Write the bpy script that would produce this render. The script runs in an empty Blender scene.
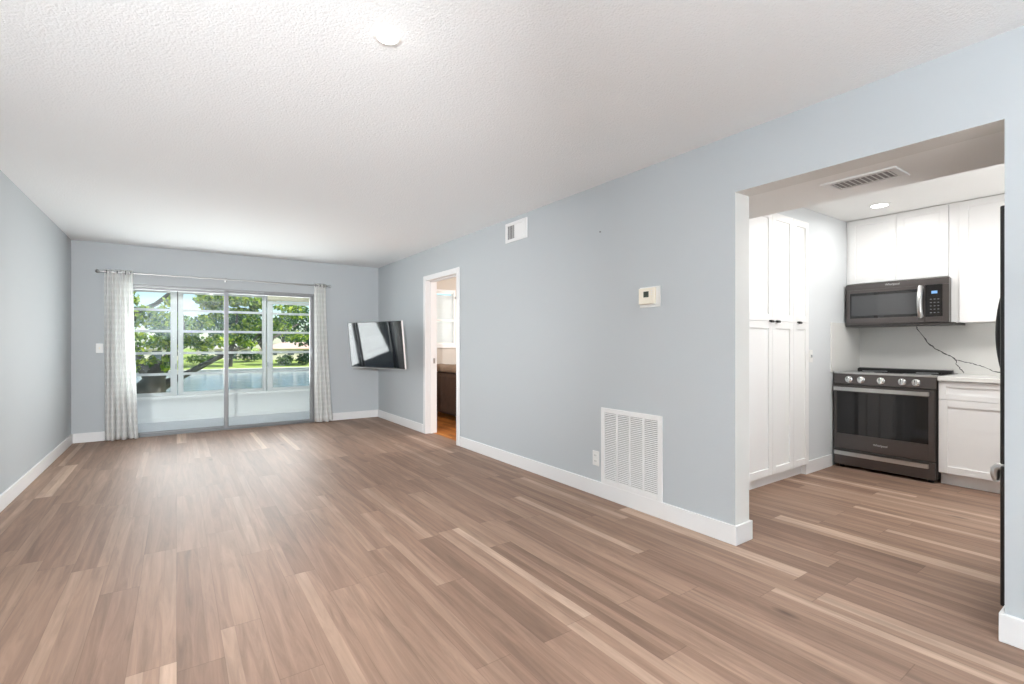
import bpy, bmesh, math, random
import numpy as np
from mathutils import Vector, Matrix, Euler

SC = bpy.context.scene
COL = SC.collection
PI = math.pi

# ------------------------------------------------------------------ camera
cam_d = bpy.data.cameras.new('camera')
cam = bpy.data.objects.new('camera', cam_d)
COL.objects.link(cam)
cam_d.sensor_fit = 'HORIZONTAL'
cam_d.sensor_width = 36.0
cam_d.lens = 481.3 / 1024.0 * 36.0
cam_d.shift_y = 2.0 / 1024.0
cam_d.clip_start = 0.05
cam_d.clip_end = 1000.0
cam.location = (0.0, 0.0, 1.19)
cam.rotation_euler = (PI / 2, 0.0, math.radians(-34.863))
SC.camera = cam

# ------------------------------------------------------------------ view
SC.view_settings.view_transform = 'Standard'
SC.view_settings.look = 'None'
SC.view_settings.gamma = 1.0
SC.view_settings.use_curve_mapping = False
SC.view_settings.exposure = 0.44
try:
    SC.cycles.use_denoising = True
    SC.cycles.max_bounces = 12
    SC.cycles.diffuse_bounces = 7
    SC.cycles.transparent_max_bounces = 24
    SC.cycles.sample_clamp_indirect = 6.0
    SC.cycles.caustics_reflective = False
    SC.cycles.caustics_refractive = False
except Exception:
    pass

# ------------------------------------------------------------------ sky, sun and lamps
world = bpy.data.worlds.new('world')
SC.world = world
world.use_nodes = True
wn = world.node_tree.nodes
wn.clear()
w_out = wn.new('ShaderNodeOutputWorld')
w_bg = wn.new('ShaderNodeBackground')
w_sky = wn.new('ShaderNodeTexSky')
w_sky.sky_type = 'NISHITA'
w_sky.sun_disc = False
w_sky.sun_elevation = math.radians(42)
w_sky.sun_rotation = math.radians(200)
w_sky.altitude = 10
w_sky.air_density = 1.0
w_sky.dust_density = 0.4
w_sky.ozone_density = 3.0
world.node_tree.links.new(w_sky.outputs[0], w_bg.inputs[0])
world.node_tree.links.new(w_bg.outputs[0], w_out.inputs[0])
w_bg.inputs[1].default_value = 0.115


def lamp(name, kind, energy, loc, rot=(0, 0, 0), color=(1, 1, 1), size=None, size_y=None, radius=None, spread=None):
    d = bpy.data.lights.new(name, kind)
    d.energy = energy
    d.color = color
    if kind == 'AREA':
        d.shape = 'RECTANGLE' if size_y else 'DISK'
        d.size = size
        if size_y:
            d.size_y = size_y
        if spread is not None:
            d.spread = spread
    elif kind == 'SUN':
        d.angle = math.radians(0.6)
    elif radius is not None:
        d.shadow_soft_size = radius
    o = bpy.data.objects.new(name, d)
    COL.objects.link(o)
    o.location = loc
    o.rotation_euler = rot
    return o


lamp('sun', 'SUN', 6.5, (30, 0, 30), (math.radians(40), 0, math.radians(58)), (1.0, 0.94, 0.82))
# flash stand-in behind the camera, plus an unseen spot added for the far end
lamp('bounce_lamp', 'AREA', 185, (-0.05, -1.70, 1.40), (PI, 0, 0), (0.93, 0.97, 1.0), 1.8, 1.6)
fill_flash = lamp('far_fill_lamp', 'SPOT', 980, (-1.0, -1.2, 1.60), color=(0.975, 0.985, 1.0), radius=0.05)
fill_flash.data.spot_size = math.radians(58)
fill_flash.data.spot_blend = 0.85
fill_flash.rotation_euler = (Vector((1.7, 7.7, 1.35)) - fill_flash.location).to_track_quat('-Z', 'Y').to_euler()
# recessed ceiling lamps; the last two kitchen ones are unseen fill added
lamp('living_lamp', 'AREA', 16, (0.70, 1.883, 2.39), (0, 0, 0), (1.0, 0.97, 0.92), 0.09)
lamp('living_lamp_glow', 'POINT', 0.10, (0.70, 1.883, 2.35), color=(1.0, 0.97, 0.92), radius=0.04)
lamp('kitchen_lamp_and_fill', 'AREA', 3.2, (5.10, 1.60, 2.40), (0, 0, 0), (1.0, 0.985, 0.96), 0.12)
lamp('kitchen_lamp_and_fill', 'AREA', 19, (4.25, 0.50, 2.41), (0, 0, 0), (1.0, 0.985, 0.96), 0.5)
lamp('kitchen_lamp_and_fill', 'AREA', 3, (4.20, 1.30, 2.41), (0, 0, 0), (1.0, 0.985, 0.96), 0.12)
# daylight through the sliding door and in the bedroom, among added fill lamps
lamp('door_daylight', 'AREA', 88, (0.6, 8.12, 1.25), (math.radians(-108), 0, 0), (0.97, 0.985, 1.0), 2.3, 1.35)
lamp('kitchen_fill', 'AREA', 13, (4.7, -0.15, 1.0), (math.radians(180 - 20), 0, math.radians(60)), (1.0, 0.99, 0.98), 0.5)  # unseen uplight added to brighten the soffit and kitchen ceiling
lamp('bedroom_window_light', 'AREA', 3.2, (3.75, 8.02, 1.66), (-PI / 2, 0, 0), (0.96, 0.98, 1.0), 0.85, 0.95)
lamp('porch_fill', 'AREA', 3.5, (0.6, 8.55, 2.12), (0, 0, 0), (1.0, 0.99, 0.97), 2.2, 0.3)  # added fill without a fixture, lifts the porch floor and knee wall
lamp('bedroom_daylight', 'AREA', 105, (6.2, 5.55, 1.45), (PI / 2, 0, PI / 2), (1.0, 0.99, 0.97), 1.6, 1.3)


# ------------------------------------------------------------------ materials
class NT:
    def __init__(self, name):
        self.m = bpy.data.materials.new(name)
        self.m.use_nodes = True
        self.t = self.m.node_tree
        self.t.nodes.clear()
        self.out = self.t.nodes.new('ShaderNodeOutputMaterial')

    def n(self, typ, **kw):
        nd = self.t.nodes.new(typ)
        for k, v in kw.items():
            setattr(nd, k, v)
        return nd

    def l(self, a, b):
        self.t.links.new(a, b)

    def math(self, op, a, b=None, c=None):
        nd = self.n('ShaderNodeMath', operation=op)
        for i, v in enumerate((a, b, c)):
            if v is None:
                continue
            if isinstance(v, (int, float)):
                nd.inputs[i].default_value = v
            else:
                self.l(v, nd.inputs[i])
        return nd.outputs[0]

    def mix(self, fac, a, b, blend='MIX'):
        nd = self.n('ShaderNodeMix', data_type='RGBA', blend_type=blend)
        for sock, v in ((nd.inputs[0], fac), (nd.inputs[6], a), (nd.inputs[7], b)):
            if isinstance(v, (int, float)):
                sock.default_value = v
            elif isinstance(v, (tuple, list)):
                sock.default_value = tuple(v) + ((1.0,) if len(v) == 3 else ())
            else:
                self.l(v, sock)
        return nd.outputs[2]


def srgb(r, g, b):
    def f(c):
        c /= 255.0
        return c / 12.92 if c <= 0.04045 else ((c + 0.055) / 1.055) ** 2.4
    return (f(r), f(g), f(b))


def pbr(name, color, rough=0.5, metal=0.0, spec=0.5, bump=0.0, bump_scale=80.0, var=0.0, var_scale=6.0, stretch=None, ior=1.5):
    t = NT(name)
    p = t.n('ShaderNodeBsdfPrincipled')
    p.inputs['Base Color'].default_value = tuple(color) + (1,)
    p.inputs['Roughness'].default_value = rough
    p.inputs['IOR'].default_value = ior
    p.inputs['Metallic'].default_value = metal
    p.inputs['Specular IOR Level'].default_value = spec
    t.l(p.outputs[0], t.out.inputs[0])
    if bump or var:
        tc = t.n('ShaderNodeTexCoord')
        vec = tc.outputs['Object']
        if stretch:
            mp = t.n('ShaderNodeMapping')
            mp.inputs['Scale'].default_value = stretch
            t.l(vec, mp.inputs[0])
            vec = mp.outputs[0]
        if var:
            nz = t.n('ShaderNodeTexNoise')
            nz.inputs['Scale'].default_value = var_scale
            nz.inputs['Detail'].default_value = 4
            t.l(vec, nz.inputs['Vector'])
            col = t.mix(nz.outputs[0], tuple(c * (1 - var) for c in color), tuple(min(1, c * (1 + var)) for c in color))
            t.l(col, p.inputs['Base Color'])
        if bump:
            nb = t.n('ShaderNodeTexNoise')
            nb.inputs['Scale'].default_value = bump_scale
            nb.inputs['Detail'].default_value = 3
            t.l(vec, nb.inputs['Vector'])
            bp = t.n('ShaderNodeBump')
            bp.inputs['Strength'].default_value = bump
            bp.inputs['Distance'].default_value = 0.01
            t.l(nb.outputs[0], bp.inputs['Height'])
            t.l(bp.outputs[0], p.inputs['Normal'])
    return t.m


def emit(name, color, strength):
    t = NT(name)
    e = t.n('ShaderNodeEmission')
    e.inputs[0].default_value = tuple(color) + (1,)
    e.inputs[1].default_value = strength
    t.l(e.outputs[0], t.out.inputs[0])
    return t.m


def glass_mat(name, tint=(0.97, 0.99, 0.985), refl=1.0):
    t = NT(name)
    tr = t.n('ShaderNodeBsdfTransparent')
    tr.inputs[0].default_value = tuple(tint) + (1,)
    gl = t.n('ShaderNodeBsdfGlossy')
    gl.inputs['Roughness'].default_value = 0.02
    fr = t.n('ShaderNodeFresnel')
    fr.inputs[0].default_value = 1.45
    mx = t.n('ShaderNodeMixShader')
    t.l(t.math('MULTIPLY', fr.outputs[0], refl), mx.inputs[0])
    t.l(tr.outputs[0], mx.inputs[1])
    t.l(gl.outputs[0], mx.inputs[2])
    t.l(mx.outputs[0], t.out.inputs[0])
    return t.m


def floor_mat(name, tones, strip=0.15, length=1.22, rough=0.50, gain=1.0):
    """Wood planks running along Y: every plank its own tone, grain stretched along it, a dark hairline at each joint."""
    t = NT(name)
    tc = t.n('ShaderNodeTexCoord')
    sp = t.n('ShaderNodeSeparateXYZ')
    t.l(tc.outputs['Object'], sp.inputs[0])
    x, y = sp.outputs[0], sp.outputs[1]
    xr = t.math('DIVIDE', x, strip)
    row = t.math('FLOOR', xr)
    wn1 = t.n('ShaderNodeTexWhiteNoise', noise_dimensions='1D')
    t.l(row, wn1.inputs['W'])
    yo = t.math('ADD', t.math('DIVIDE', y, length), t.math('MULTIPLY', wn1.outputs['Value'], 7.31))
    colm = t.math('FLOOR', yo)
    cv = t.n('ShaderNodeCombineXYZ')
    t.l(row, cv.inputs[0])
    t.l(colm, cv.inputs[1])
    wn2 = t.n('ShaderNodeTexWhiteNoise', noise_dimensions='2D')
    t.l(cv.outputs[0], wn2.inputs['Vector'])
    rnd = wn2.outputs['Value']
    # narrow strips printed inside a plank
    srow = t.math('FLOOR', t.math('DIVIDE', x, strip / 3.0))
    cv2 = t.n('ShaderNodeCombineXYZ')
    t.l(srow, cv2.inputs[0])
    t.l(colm, cv2.inputs[1])
    wn3 = t.n('ShaderNodeTexWhiteNoise', noise_dimensions='2D')
    t.l(cv2.outputs[0], wn3.inputs['Vector'])
    tone = t.math('ADD', t.math('MULTIPLY', rnd, 0.60), t.math('MULTIPLY', t.math('POWER', wn3.outputs['Value'], 3.0), 0.48))
    cr = t.n('ShaderNodeValToRGB')
    els = cr.color_ramp.elements
    while len(els) < len(tones):
        els.new(0.5)
    for i, c in enumerate(tones):
        els[i].position = i / (len(tones) - 1)
        els[i].color = tuple(c) + (1,)
    t.l(tone, cr.inputs[0])
    # grain
    gv = t.n('ShaderNodeCombineXYZ')
    t.l(t.math('MULTIPLY', x, 26.0), gv.inputs[0])
    t.l(t.math('MULTIPLY', y, 1.7), gv.inputs[1])
    t.l(t.math('MULTIPLY', rnd, 37.0), gv.inputs[2])
    ng = t.n('ShaderNodeTexNoise')
    ng.inputs['Scale'].default_value = 1.0
    ng.inputs['Detail'].default_value = 6
    ng.inputs['Roughness'].default_value = 0.62
    ng.inputs['Distortion'].default_value = 0.8
    t.l(gv.outputs[0], ng.inputs['Vector'])
    gr = t.n('ShaderNodeMapRange')
    gr.inputs['From Min'].default_value = 0.30
    gr.inputs['From Max'].default_value = 0.70
    gr.inputs['To Min'].default_value = 0.70
    gr.inputs['To Max'].default_value = 1.20
    t.l(ng.outputs[0], gr.inputs[0])
    # knots
    kv = t.n('ShaderNodeCombineXYZ')
    t.l(t.math('MULTIPLY', x, 2.6), kv.inputs[0])
    t.l(t.math('MULTIPLY', y, 1.0), kv.inputs[1])
    vk = t.n('ShaderNodeTexVoronoi')
    vk.inputs['Scale'].default_value = 1.0
    t.l(kv.outputs[0], vk.inputs['Vector'])
    kn = t.n('ShaderNodeMapRange')
    kn.inputs['From Min'].default_value = 0.02
    kn.inputs['From Max'].default_value = 0.075
    kn.inputs['To Min'].default_value = 0.45
    kn.inputs['To Max'].default_value = 1.0
    t.l(vk.outputs['Distance'], kn.inputs[0])
    # joints
    fx = t.math('FRACT', xr)
    fy = t.math('FRACT', yo)
    ex = t.math('MINIMUM', fx, t.math('SUBTRACT', 1.0, fx))
    ey = t.math('MINIMUM', fy, t.math('SUBTRACT', 1.0, fy))
    jx = t.n('ShaderNodeMapRange')
    jx.inputs['From Max'].default_value = 0.012
    jx.inputs['To Min'].default_value = 0.72
    t.l(ex, jx.inputs[0])
    jy = t.n('ShaderNodeMapRange')
    jy.inputs['From Max'].default_value = 0.002
    jy.inputs['To Min'].default_value = 0.68
    t.l(ey, jy.inputs[0])
    k = t.math('MULTIPLY', t.math('MULTIPLY', gr.outputs[0], kn.outputs[0]), t.math('MULTIPLY', jx.outputs[0], jy.outputs[0]))
    k = t.math('MULTIPLY', k, gain)
    vm = t.n('ShaderNodeVectorMath', operation='SCALE')
    t.l(cr.outputs[0], vm.inputs[0])
    t.l(k, vm.inputs['Scale'])
    p = t.n('ShaderNodeBsdfPrincipled')
    t.l(vm.outputs[0], p.inputs['Base Color'])
    p.inputs['Specular IOR Level'].default_value = 0.22
    rr = t.n('ShaderNodeMapRange')
    rr.inputs['To Min'].default_value = rough - 0.04
    rr.inputs['To Max'].default_value = rough + 0.06
    t.l(ng.outputs[0], rr.inputs[0])
    t.l(rr.outputs[0], p.inputs['Roughness'])
    bp = t.n('ShaderNodeBump')
    bp.inputs['Strength'].default_value = 0.10
    bp.inputs['Distance'].default_value = 0.002
    t.l(k, bp.inputs['Height'])
    t.l(bp.outputs[0], p.inputs['Normal'])
    t.l(p.outputs[0], t.out.inputs[0])
    return t.m


def popcorn_mat():
    t = NT('popcorn_ceiling')
    tc = t.n('ShaderNodeTexCoord')
    nz = t.n('ShaderNodeTexNoise')
    nz.inputs['Scale'].default_value = 70
    nz.inputs['Detail'].default_value = 5
    nz.inputs['Roughness'].default_value = 0.7
    t.l(tc.outputs['Object'], nz.inputs['Vector'])
    vo = t.n('ShaderNodeTexVoronoi')
    vo.inputs['Scale'].default_value = 95
    t.l(tc.outputs['Object'], vo.inputs['Vector'])
    h = t.math('SUBTRACT', t.math('MULTIPLY', nz.outputs[0], 1.4), t.math('MULTIPLY', vo.outputs['Distance'], 0.7))
    bp = t.n('ShaderNodeBump')
    bp.inputs['Strength'].default_value = 0.4
    bp.inputs['Distance'].default_value = 0.008
    t.l(h, bp.inputs['Height'])
    p = t.n('ShaderNodeBsdfPrincipled')
    p.inputs['Base Color'].default_value = (0.86, 0.88, 0.89, 1)
    p.inputs['Roughness'].default_value = 0.95
    p.inputs['Specular IOR Level'].default_value = 0.1
    t.l(bp.outputs[0], p.inputs['Normal'])
    t.l(p.outputs[0], t.out.inputs[0])
    return t.m


def curtain_mat():
    """Sheer white cloth with a woven check of denser threads."""
    t = NT('sheer_cloth')
    tc = t.n('ShaderNodeTexCoord')
    sp = t.n('ShaderNodeSeparateXYZ')
    t.l(tc.outputs['UV'], sp.inputs[0])

    def bands(v, n, duty):
        nz = t.n('ShaderNodeTexNoise')
        nz.inputs['Scale'].default_value = 40
        t.l(tc.outputs['UV'], nz.inputs['Vector'])
        f = t.math('FRACT', t.math('ADD', t.math('MULTIPLY', v, n), t.math('MULTIPLY', nz.outputs[0], 0.5)))
        return t.math('LESS_THAN', f, duty)
    a = t.math('MAXIMUM', bands(sp.outputs[1], 27.0, 0.42), bands(sp.outputs[0], 24.0, 0.35))
    alpha = t.math('ADD', t.math('MULTIPLY', a, 0.08), 0.88)
    d = t.n('ShaderNodeBsdfDiffuse')
    d.inputs[0].default_value = (0.86, 0.86, 0.85, 1)
    tl = t.n('ShaderNodeBsdfTranslucent')
    tl.inputs[0].default_value = (0.86, 0.87, 0.86, 1)
    m1 = t.n('ShaderNodeMixShader')
    m1.inputs[0].default_value = 0.36
    t.l(d.outputs[0], m1.inputs[1])
    t.l(tl.outputs[0], m1.inputs[2])
    tr = t.n('ShaderNodeBsdfTransparent')
    m2 = t.n('ShaderNodeMixShader')
    t.l(alpha, m2.inputs[0])
    t.l(tr.outputs[0], m2.inputs[1])
    t.l(m1.outputs[0], m2.inputs[2])
    t.l(m2.outputs[0], t.out.inputs[0])
    return t.m


def leaf_mat(name, a, b, c):
    t = NT(name)
    oi = t.n('ShaderNodeNewGeometry')
    cr = t.n('ShaderNodeValToRGB')
    els = cr.color_ramp.elements
    els.new(0.5)
    for i, col in enumerate((a, b, c)):
        els[i].position = (0.0, 0.55, 1.0)[i]
        els[i].color = tuple(col) + (1,)
    t.l(oi.outputs['Random Per Island'], cr.inputs[0])
    d = t.n('ShaderNodeBsdfDiffuse')
    t.l(cr.outputs[0], d.inputs[0])
    tl = t.n('ShaderNodeBsdfTranslucent')
    t.l(cr.outputs[0], tl.inputs[0])
    mx = t.n('ShaderNodeMixShader')
    mx.inputs[0].default_value = 0.38
    t.l(d.outputs[0], mx.inputs[1])
    t.l(tl.outputs[0], mx.inputs[2])
    t.l(mx.outputs[0], t.out.inputs[0])
    return t.m


def water_mat():
    t = NT('canal_water')
    p = t.n('ShaderNodeBsdfPrincipled')
    p.inputs['Base Color'].default_value = (0.17, 0.25, 0.32, 1)
    p.inputs['Roughness'].default_value = 0.06
    tc = t.n('ShaderNodeTexCoord')
    mp = t.n('ShaderNodeMapping')
    mp.inputs['Scale'].default_value = (0.5, 1.6, 1)
    t.l(tc.outputs['Object'], mp.inputs[0])
    nz = t.n('ShaderNodeTexNoise')
    nz.inputs['Scale'].default_value = 0.8
    nz.inputs['Detail'].default_value = 3
    t.l(mp.outputs[0], nz.inputs['Vector'])
    bp = t.n('ShaderNodeBump')
    bp.inputs['Strength'].default_value = 0.45
    bp.inputs['Distance'].default_value = 0.2
    t.l(nz.outputs[0], bp.inputs['Height'])
    t.l(bp.outputs[0], p.inputs['Normal'])
    t.l(p.outputs[0], t.out.inputs[0])
    return t.m


M = {}
M['wall'] = pbr('blue_grey_paint', (0.500, 0.531, 0.550), 0.75, spec=0.25, bump=0.05, bump_scale=55)
M['reveal'] = pbr('opening_paint', (0.74, 0.74, 0.715), 0.75, spec=0.25, bump=0.03, bump_scale=55)
M['kitchen_wall'] = pbr('kitchen_paint', (0.68, 0.705, 0.72), 0.7, spec=0.3, bump=0.05, bump_scale=55)
M['kitchen_ceiling'] = pbr('smooth_white_ceiling', (0.84, 0.84, 0.825), 0.85, spec=0.2, bump=0.04, bump_scale=60)
M['ceiling'] = popcorn_mat()
M['trim'] = pbr('white_trim', (0.80, 0.80, 0.80), 0.42, spec=0.45)
M['cabinet'] = pbr('white_cabinet_lacquer', (0.86, 0.86, 0.855), 0.35, spec=0.45)
M['floor'] = floor_mat('wood_plank_floor', [srgb(130, 105, 90), srgb(142, 115, 99), srgb(150, 123, 106), srgb(160, 133, 115), srgb(186, 160, 141)])
M['bed_floor'] = floor_mat('amber_wood_floor', [srgb(150, 92, 40), srgb(180, 112, 50), srgb(204, 140, 72)], strip=0.09, length=0.9)
M['bed_wall'] = pbr('cream_paint', srgb(206, 198, 189), 0.8, spec=0.2)
M['porch'] = pbr('porch_white', (0.80, 0.80, 0.79), 0.7, spec=0.3)
M['porch_floor'] = pbr('porch_concrete', srgb(205, 207, 213), 0.6, bump=0.05, bump_scale=30, var=0.06)
M['alu'] = pbr('brushed_aluminium', (0.27, 0.275, 0.28), 0.45, 0.4)
M['track'] = pbr('dark_track', (0.20, 0.205, 0.21), 0.45, 0.6)
M['white_alu'] = pbr('white_window_frame', (0.60, 0.61, 0.61), 0.4)
M['glass'] = glass_mat('door_glass', refl=0.5)
M['pane'] = glass_mat('window_glass', refl=0.6)
M['cloth'] = curtain_mat()
M['nickel'] = pbr('brushed_nickel', (0.45, 0.45, 0.45), 0.32, 1.0)
M['chrome'] = pbr('polished_steel', (0.74, 0.74, 0.73), 0.18, 1.0)
M['steel'] = pbr('stainless_steel', (0.60, 0.60, 0.59), 0.28, 1.0)
M['dark_steel'] = pbr('black_stainless_steel', (0.135, 0.122, 0.118), 0.30, 0.85, bump=0.01, bump_scale=300)
M['dark_steel2'] = pbr('black_stainless_side', (0.09, 0.085, 0.083), 0.38, 0.6)
M['black_glass'] = pbr('black_glass', (0.012, 0.012, 0.013), 0.06, spec=0.6)
M['mw_glass'] = pbr('grey_screen_glass', (0.055, 0.057, 0.06), 0.10, spec=0.8)
M['black'] = pbr('black_plastic', (0.016, 0.016, 0.017), 0.4)
M['satin_black'] = pbr('satin_black', (0.02, 0.02, 0.021), 0.28, spec=0.5)
M['screen'] = pbr('television_glass', (0.006, 0.008, 0.011), 0.04, spec=0.5, ior=1.75)
M['silver'] = pbr('silver_trim', (0.66, 0.66, 0.66), 0.4, 0.2)
M['plastic'] = pbr('white_plastic', (0.78, 0.78, 0.76), 0.4)
M['beige'] = pbr('almond_plastic', srgb(233, 226, 210), 0.45)
M['lcd'] = pbr('lcd_grey', srgb(62, 70, 62), 0.25)
M['grille_dark'] = pbr('vent_interior', (0.16, 0.15, 0.145), 0.9)
M['vent_grey'] = pbr('vent_duct_grey', (0.36, 0.355, 0.35), 0.9)
M['vent'] = pbr('white_enamel', (0.80, 0.80, 0.795), 0.4)
M['shade'] = pbr('cream_shade_cloth', srgb(236, 230, 205), 0.9, bump=0.1, bump_scale=200)
M['bulb'] = emit('lamp_lens', (1.0, 0.98, 0.95), 12.0)
M['display'] = emit('blue_display', (0.25, 0.48, 0.85), 0.9)
M['marking'] = pbr('grey_marking', (0.42, 0.43, 0.44), 0.5)
M['blind'] = leaf_mat('white_blind_slat', (0.85, 0.86, 0.86), (0.86, 0.87, 0.87), (0.87, 0.88, 0.88))
M['bedspread'] = pbr('brown_bedspread', srgb(74, 54, 42), 0.9, var=0.35, var_scale=9, bump=0.3, bump_scale=30)
M['blanket'] = pbr('taupe_blanket', srgb(150, 130, 112), 0.95, var=0.25, var_scale=14, bump=0.4, bump_scale=25)
M['bed_wood'] = pbr('dark_bed_wood', srgb(40, 28, 22), 0.5, var=0.2, var_scale=10)
M['linen'] = pbr('white_linen', (0.75, 0.73, 0.70), 0.9)
M['bark'] = pbr('grey_bark', srgb(84, 80, 76), 0.95, var=0.35, var_scale=4, bump=0.6, bump_scale=8)
M['leaf_near'] = leaf_mat('sunlit_leaves', srgb(62, 96, 44), srgb(124, 158, 52), srgb(196, 208, 84))
M['leaf_mid'] = leaf_mat('mid_green_leaves', srgb(52, 84, 52), srgb(92, 126, 62), srgb(140, 164, 84))
M['leaf_dark'] = leaf_mat('deep_green_leaves', srgb(40, 70, 52), srgb(70, 106, 66), srgb(116, 146, 90))
M['lawn'] = pbr('lawn_grass', srgb(150, 168, 84), 0.95, var=0.25, var_scale=0.6)
M['seawall'] = pbr('pale_concrete', srgb(214, 208, 196), 0.9, var=0.1, var_scale=3)
M['water'] = water_mat()
M['stucco'] = pbr('white_stucco', srgb(232, 222, 212), 0.9)
M['roof_pink'] = pbr('pink_tile_roof', srgb(212, 178, 170), 0.9, var=0.12, var_scale=3)
M['roof_grey'] = pbr('pale_grey_roof', srgb(196, 190, 184), 0.9, var=0.1, var_scale=3)
M['house_glass'] = pbr('house_window_glass', (0.06, 0.08, 0.10), 0.1)


def quartz_mat(name, pts_yz, axis_x=5.92):
    """White quartz slab with soft clouding."""
    t = NT(name)
    tc = t.n('ShaderNodeTexCoord')
    nz = t.n('ShaderNodeTexNoise')
    nz.inputs['Scale'].default_value = 3.0
    nz.inputs['Detail'].default_value = 5
    t.l(tc.outputs['Object'], nz.inputs['Vector'])
    col = t.mix(nz.outputs[0], (0.74, 0.735, 0.71), (0.82, 0.815, 0.79))
    p = t.n('ShaderNodeBsdfPrincipled')
    t.l(col, p.inputs['Base Color'])
    p.inputs['Roughness'].default_value = 0.22
    t.l(p.outputs[0], t.out.inputs[0])
    return t.m


M['quartz'] = quartz_mat('white_quartz', None)
M['vein'] = pbr('charcoal_vein', (0.06, 0.06, 0.064), 0.3, var=0.5, var_scale=30)


# ------------------------------------------------------------------ mesh helpers
def add_box(bm, x0, x1, y0, y1, z0, z1, bevel=0.0, seg=2, mi=0):
    vs = [bm.verts.new(p) for p in ((x0, y0, z0), (x1, y0, z0), (x1, y1, z0), (x0, y1, z0), (x0, y0, z1), (x1, y0, z1), (x1, y1, z1), (x0, y1, z1))]
    fs = [bm.faces.new([vs[i] for i in q]) for q in ((0, 3, 2, 1), (4, 5, 6, 7), (0, 1, 5, 4), (1, 2, 6, 5), (2, 3, 7, 6), (3, 0, 4, 7))]
    for f in fs:
        f.material_index = mi
    if bevel > 0:
        es = list({e for f in fs for e in f.edges})
        bmesh.ops.bevel(bm, geom=es, offset=bevel, segments=seg, profile=0.5, affect='EDGES', clamp_overlap=True)
    return vs


def bx(*a, **k):
    bm = bmesh.new()
    add_box(bm, *a, **k)
    return bm


def add_lathe(bm, prof, origin, axis='Z', seg=24, cap=True):
    """prof: list of (radius, height) along the axis."""
    o = Vector(origin)
    ax = {'X': Vector((1, 0, 0)), 'Y': Vector((0, 1, 0)), 'Z': Vector((0, 0, 1))}[axis] if isinstance(axis, str) else Vector(axis).normalized()
    u = ax.orthogonal().normalized()
    v = ax.cross(u)
    rings = []
    for r, hh in prof:
        rings.append([bm.verts.new(o + ax * hh + (u * math.cos(2 * PI * i / seg) + v * math.sin(2 * PI * i / seg)) * max(r, 1e-5)) for i in range(seg)])
    for a, b in zip(rings, rings[1:]):
        for i in range(seg):
            bm.faces.new((a[i], a[(i + 1) % seg], b[(i + 1) % seg], b[i]))
    if cap:
        bm.faces.new(list(reversed(rings[0])))
        bm.faces.new(rings[-1])


def add_tube(bm, pts, rad, seg=10, flat=None):
    """Tube along pts; rad a number or list; flat=(su, sv) squashes the section."""
    pts = [Vector(p) for p in pts]
    n = len(pts)
    rads = rad if isinstance(rad, (list, tuple)) else [rad] * n
    prev_u = None
    rings = []
    for i, p in enumerate(pts):
        d = (pts[min(i + 1, n - 1)] - pts[max(i - 1, 0)]).normalized()
        if prev_u is None:
            u = d.orthogonal().normalized()
        else:
            u = (prev_u - d * prev_u.dot(d)).normalized()
        prev_u = u
        v = d.cross(u)
        su, sv = flat or (1, 1)
        rings.append([bm.verts.new(p + (u * math.cos(2 * PI * k / seg) * su + v * math.sin(2 * PI * k / seg) * sv) * rads[i]) for k in range(seg)])
    for a, b in zip(rings, rings[1:]):
        for k in range(seg):
            bm.faces.new((a[k], a[(k + 1) % seg], b[(k + 1) % seg], b[k]))
    bm.faces.new(list(reversed(rings[0])))
    bm.faces.new(rings[-1])


def add_prism(bm, poly, a0, a1, plane='YZ'):
    """Extrude polygon (2D) along the remaining axis from a0 to a1."""
    def P(q, a):
        return {'YZ': (a, q[0], q[1]), 'XZ': (q[0], a, q[1]), 'XY': (q[0], q[1], a)}[plane]
    A = [bm.verts.new(P(q, a0)) for q in poly]
    B = [bm.verts.new(P(q, a1)) for q in poly]
    n = len(poly)
    bm.faces.new(A)
    bm.faces.new(list(reversed(B)))
    for i in range(n):
        bm.faces.new((A[i], B[i], B[(i + 1) % n], A[(i + 1) % n]))


def world_loc(o):
    v = Vector((0, 0, 0))
    while o is not None:
        v += o.location
        o = o.parent
    return v


def obj(name, bm, mat, parent=None, smooth=False, local=False):
    bmesh.ops.recalc_face_normals(bm, faces=bm.faces[:])
    me = bpy.data.meshes.new(name)
    if parent is not None and not local:
        bm.transform(Matrix.Translation(-world_loc(parent)))
    bm.to_mesh(me)
    bm.free()
    for m in (mat if isinstance(mat, (list, tuple)) else [mat]):
        me.materials.append(m)
    if smooth:
        for p in me.polygons:
            p.use_smooth = True
        try:
            me.set_sharp_from_angle(angle=math.radians(35))
        except Exception:
            pass
    o = bpy.data.objects.new(name, me)
    COL.objects.link(o)
    if parent is not None:
        o.parent = parent
    return o


def tag(o, label, cat, group=None):
    o['label'] = label
    o['category'] = cat
    if group:
        o['group'] = group
    return o


def thing(name, label, cat, loc, group=None):
    o = bpy.data.objects.new(name, None)
    o.empty_display_size = 0.1
    COL.objects.link(o)
    o.location = loc
    return tag(o, label, cat, group)


def struct(name, bm, mat, parent=None, smooth=False):
    o = obj(name, bm, mat, parent, smooth)
    if parent is None:
        o['kind'] = 'structure'
    return o


def struct_empty(name, loc):
    o = bpy.data.objects.new(name, None)
    o.empty_display_size = 0.1
    COL.objects.link(o)
    o.location = loc
    o['kind'] = 'structure'
    return o


def boxes(lst, bevel=0.0):
    bm = bmesh.new()
    for b in lst:
        add_box(bm, *b, bevel=bevel)
    return bm


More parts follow.
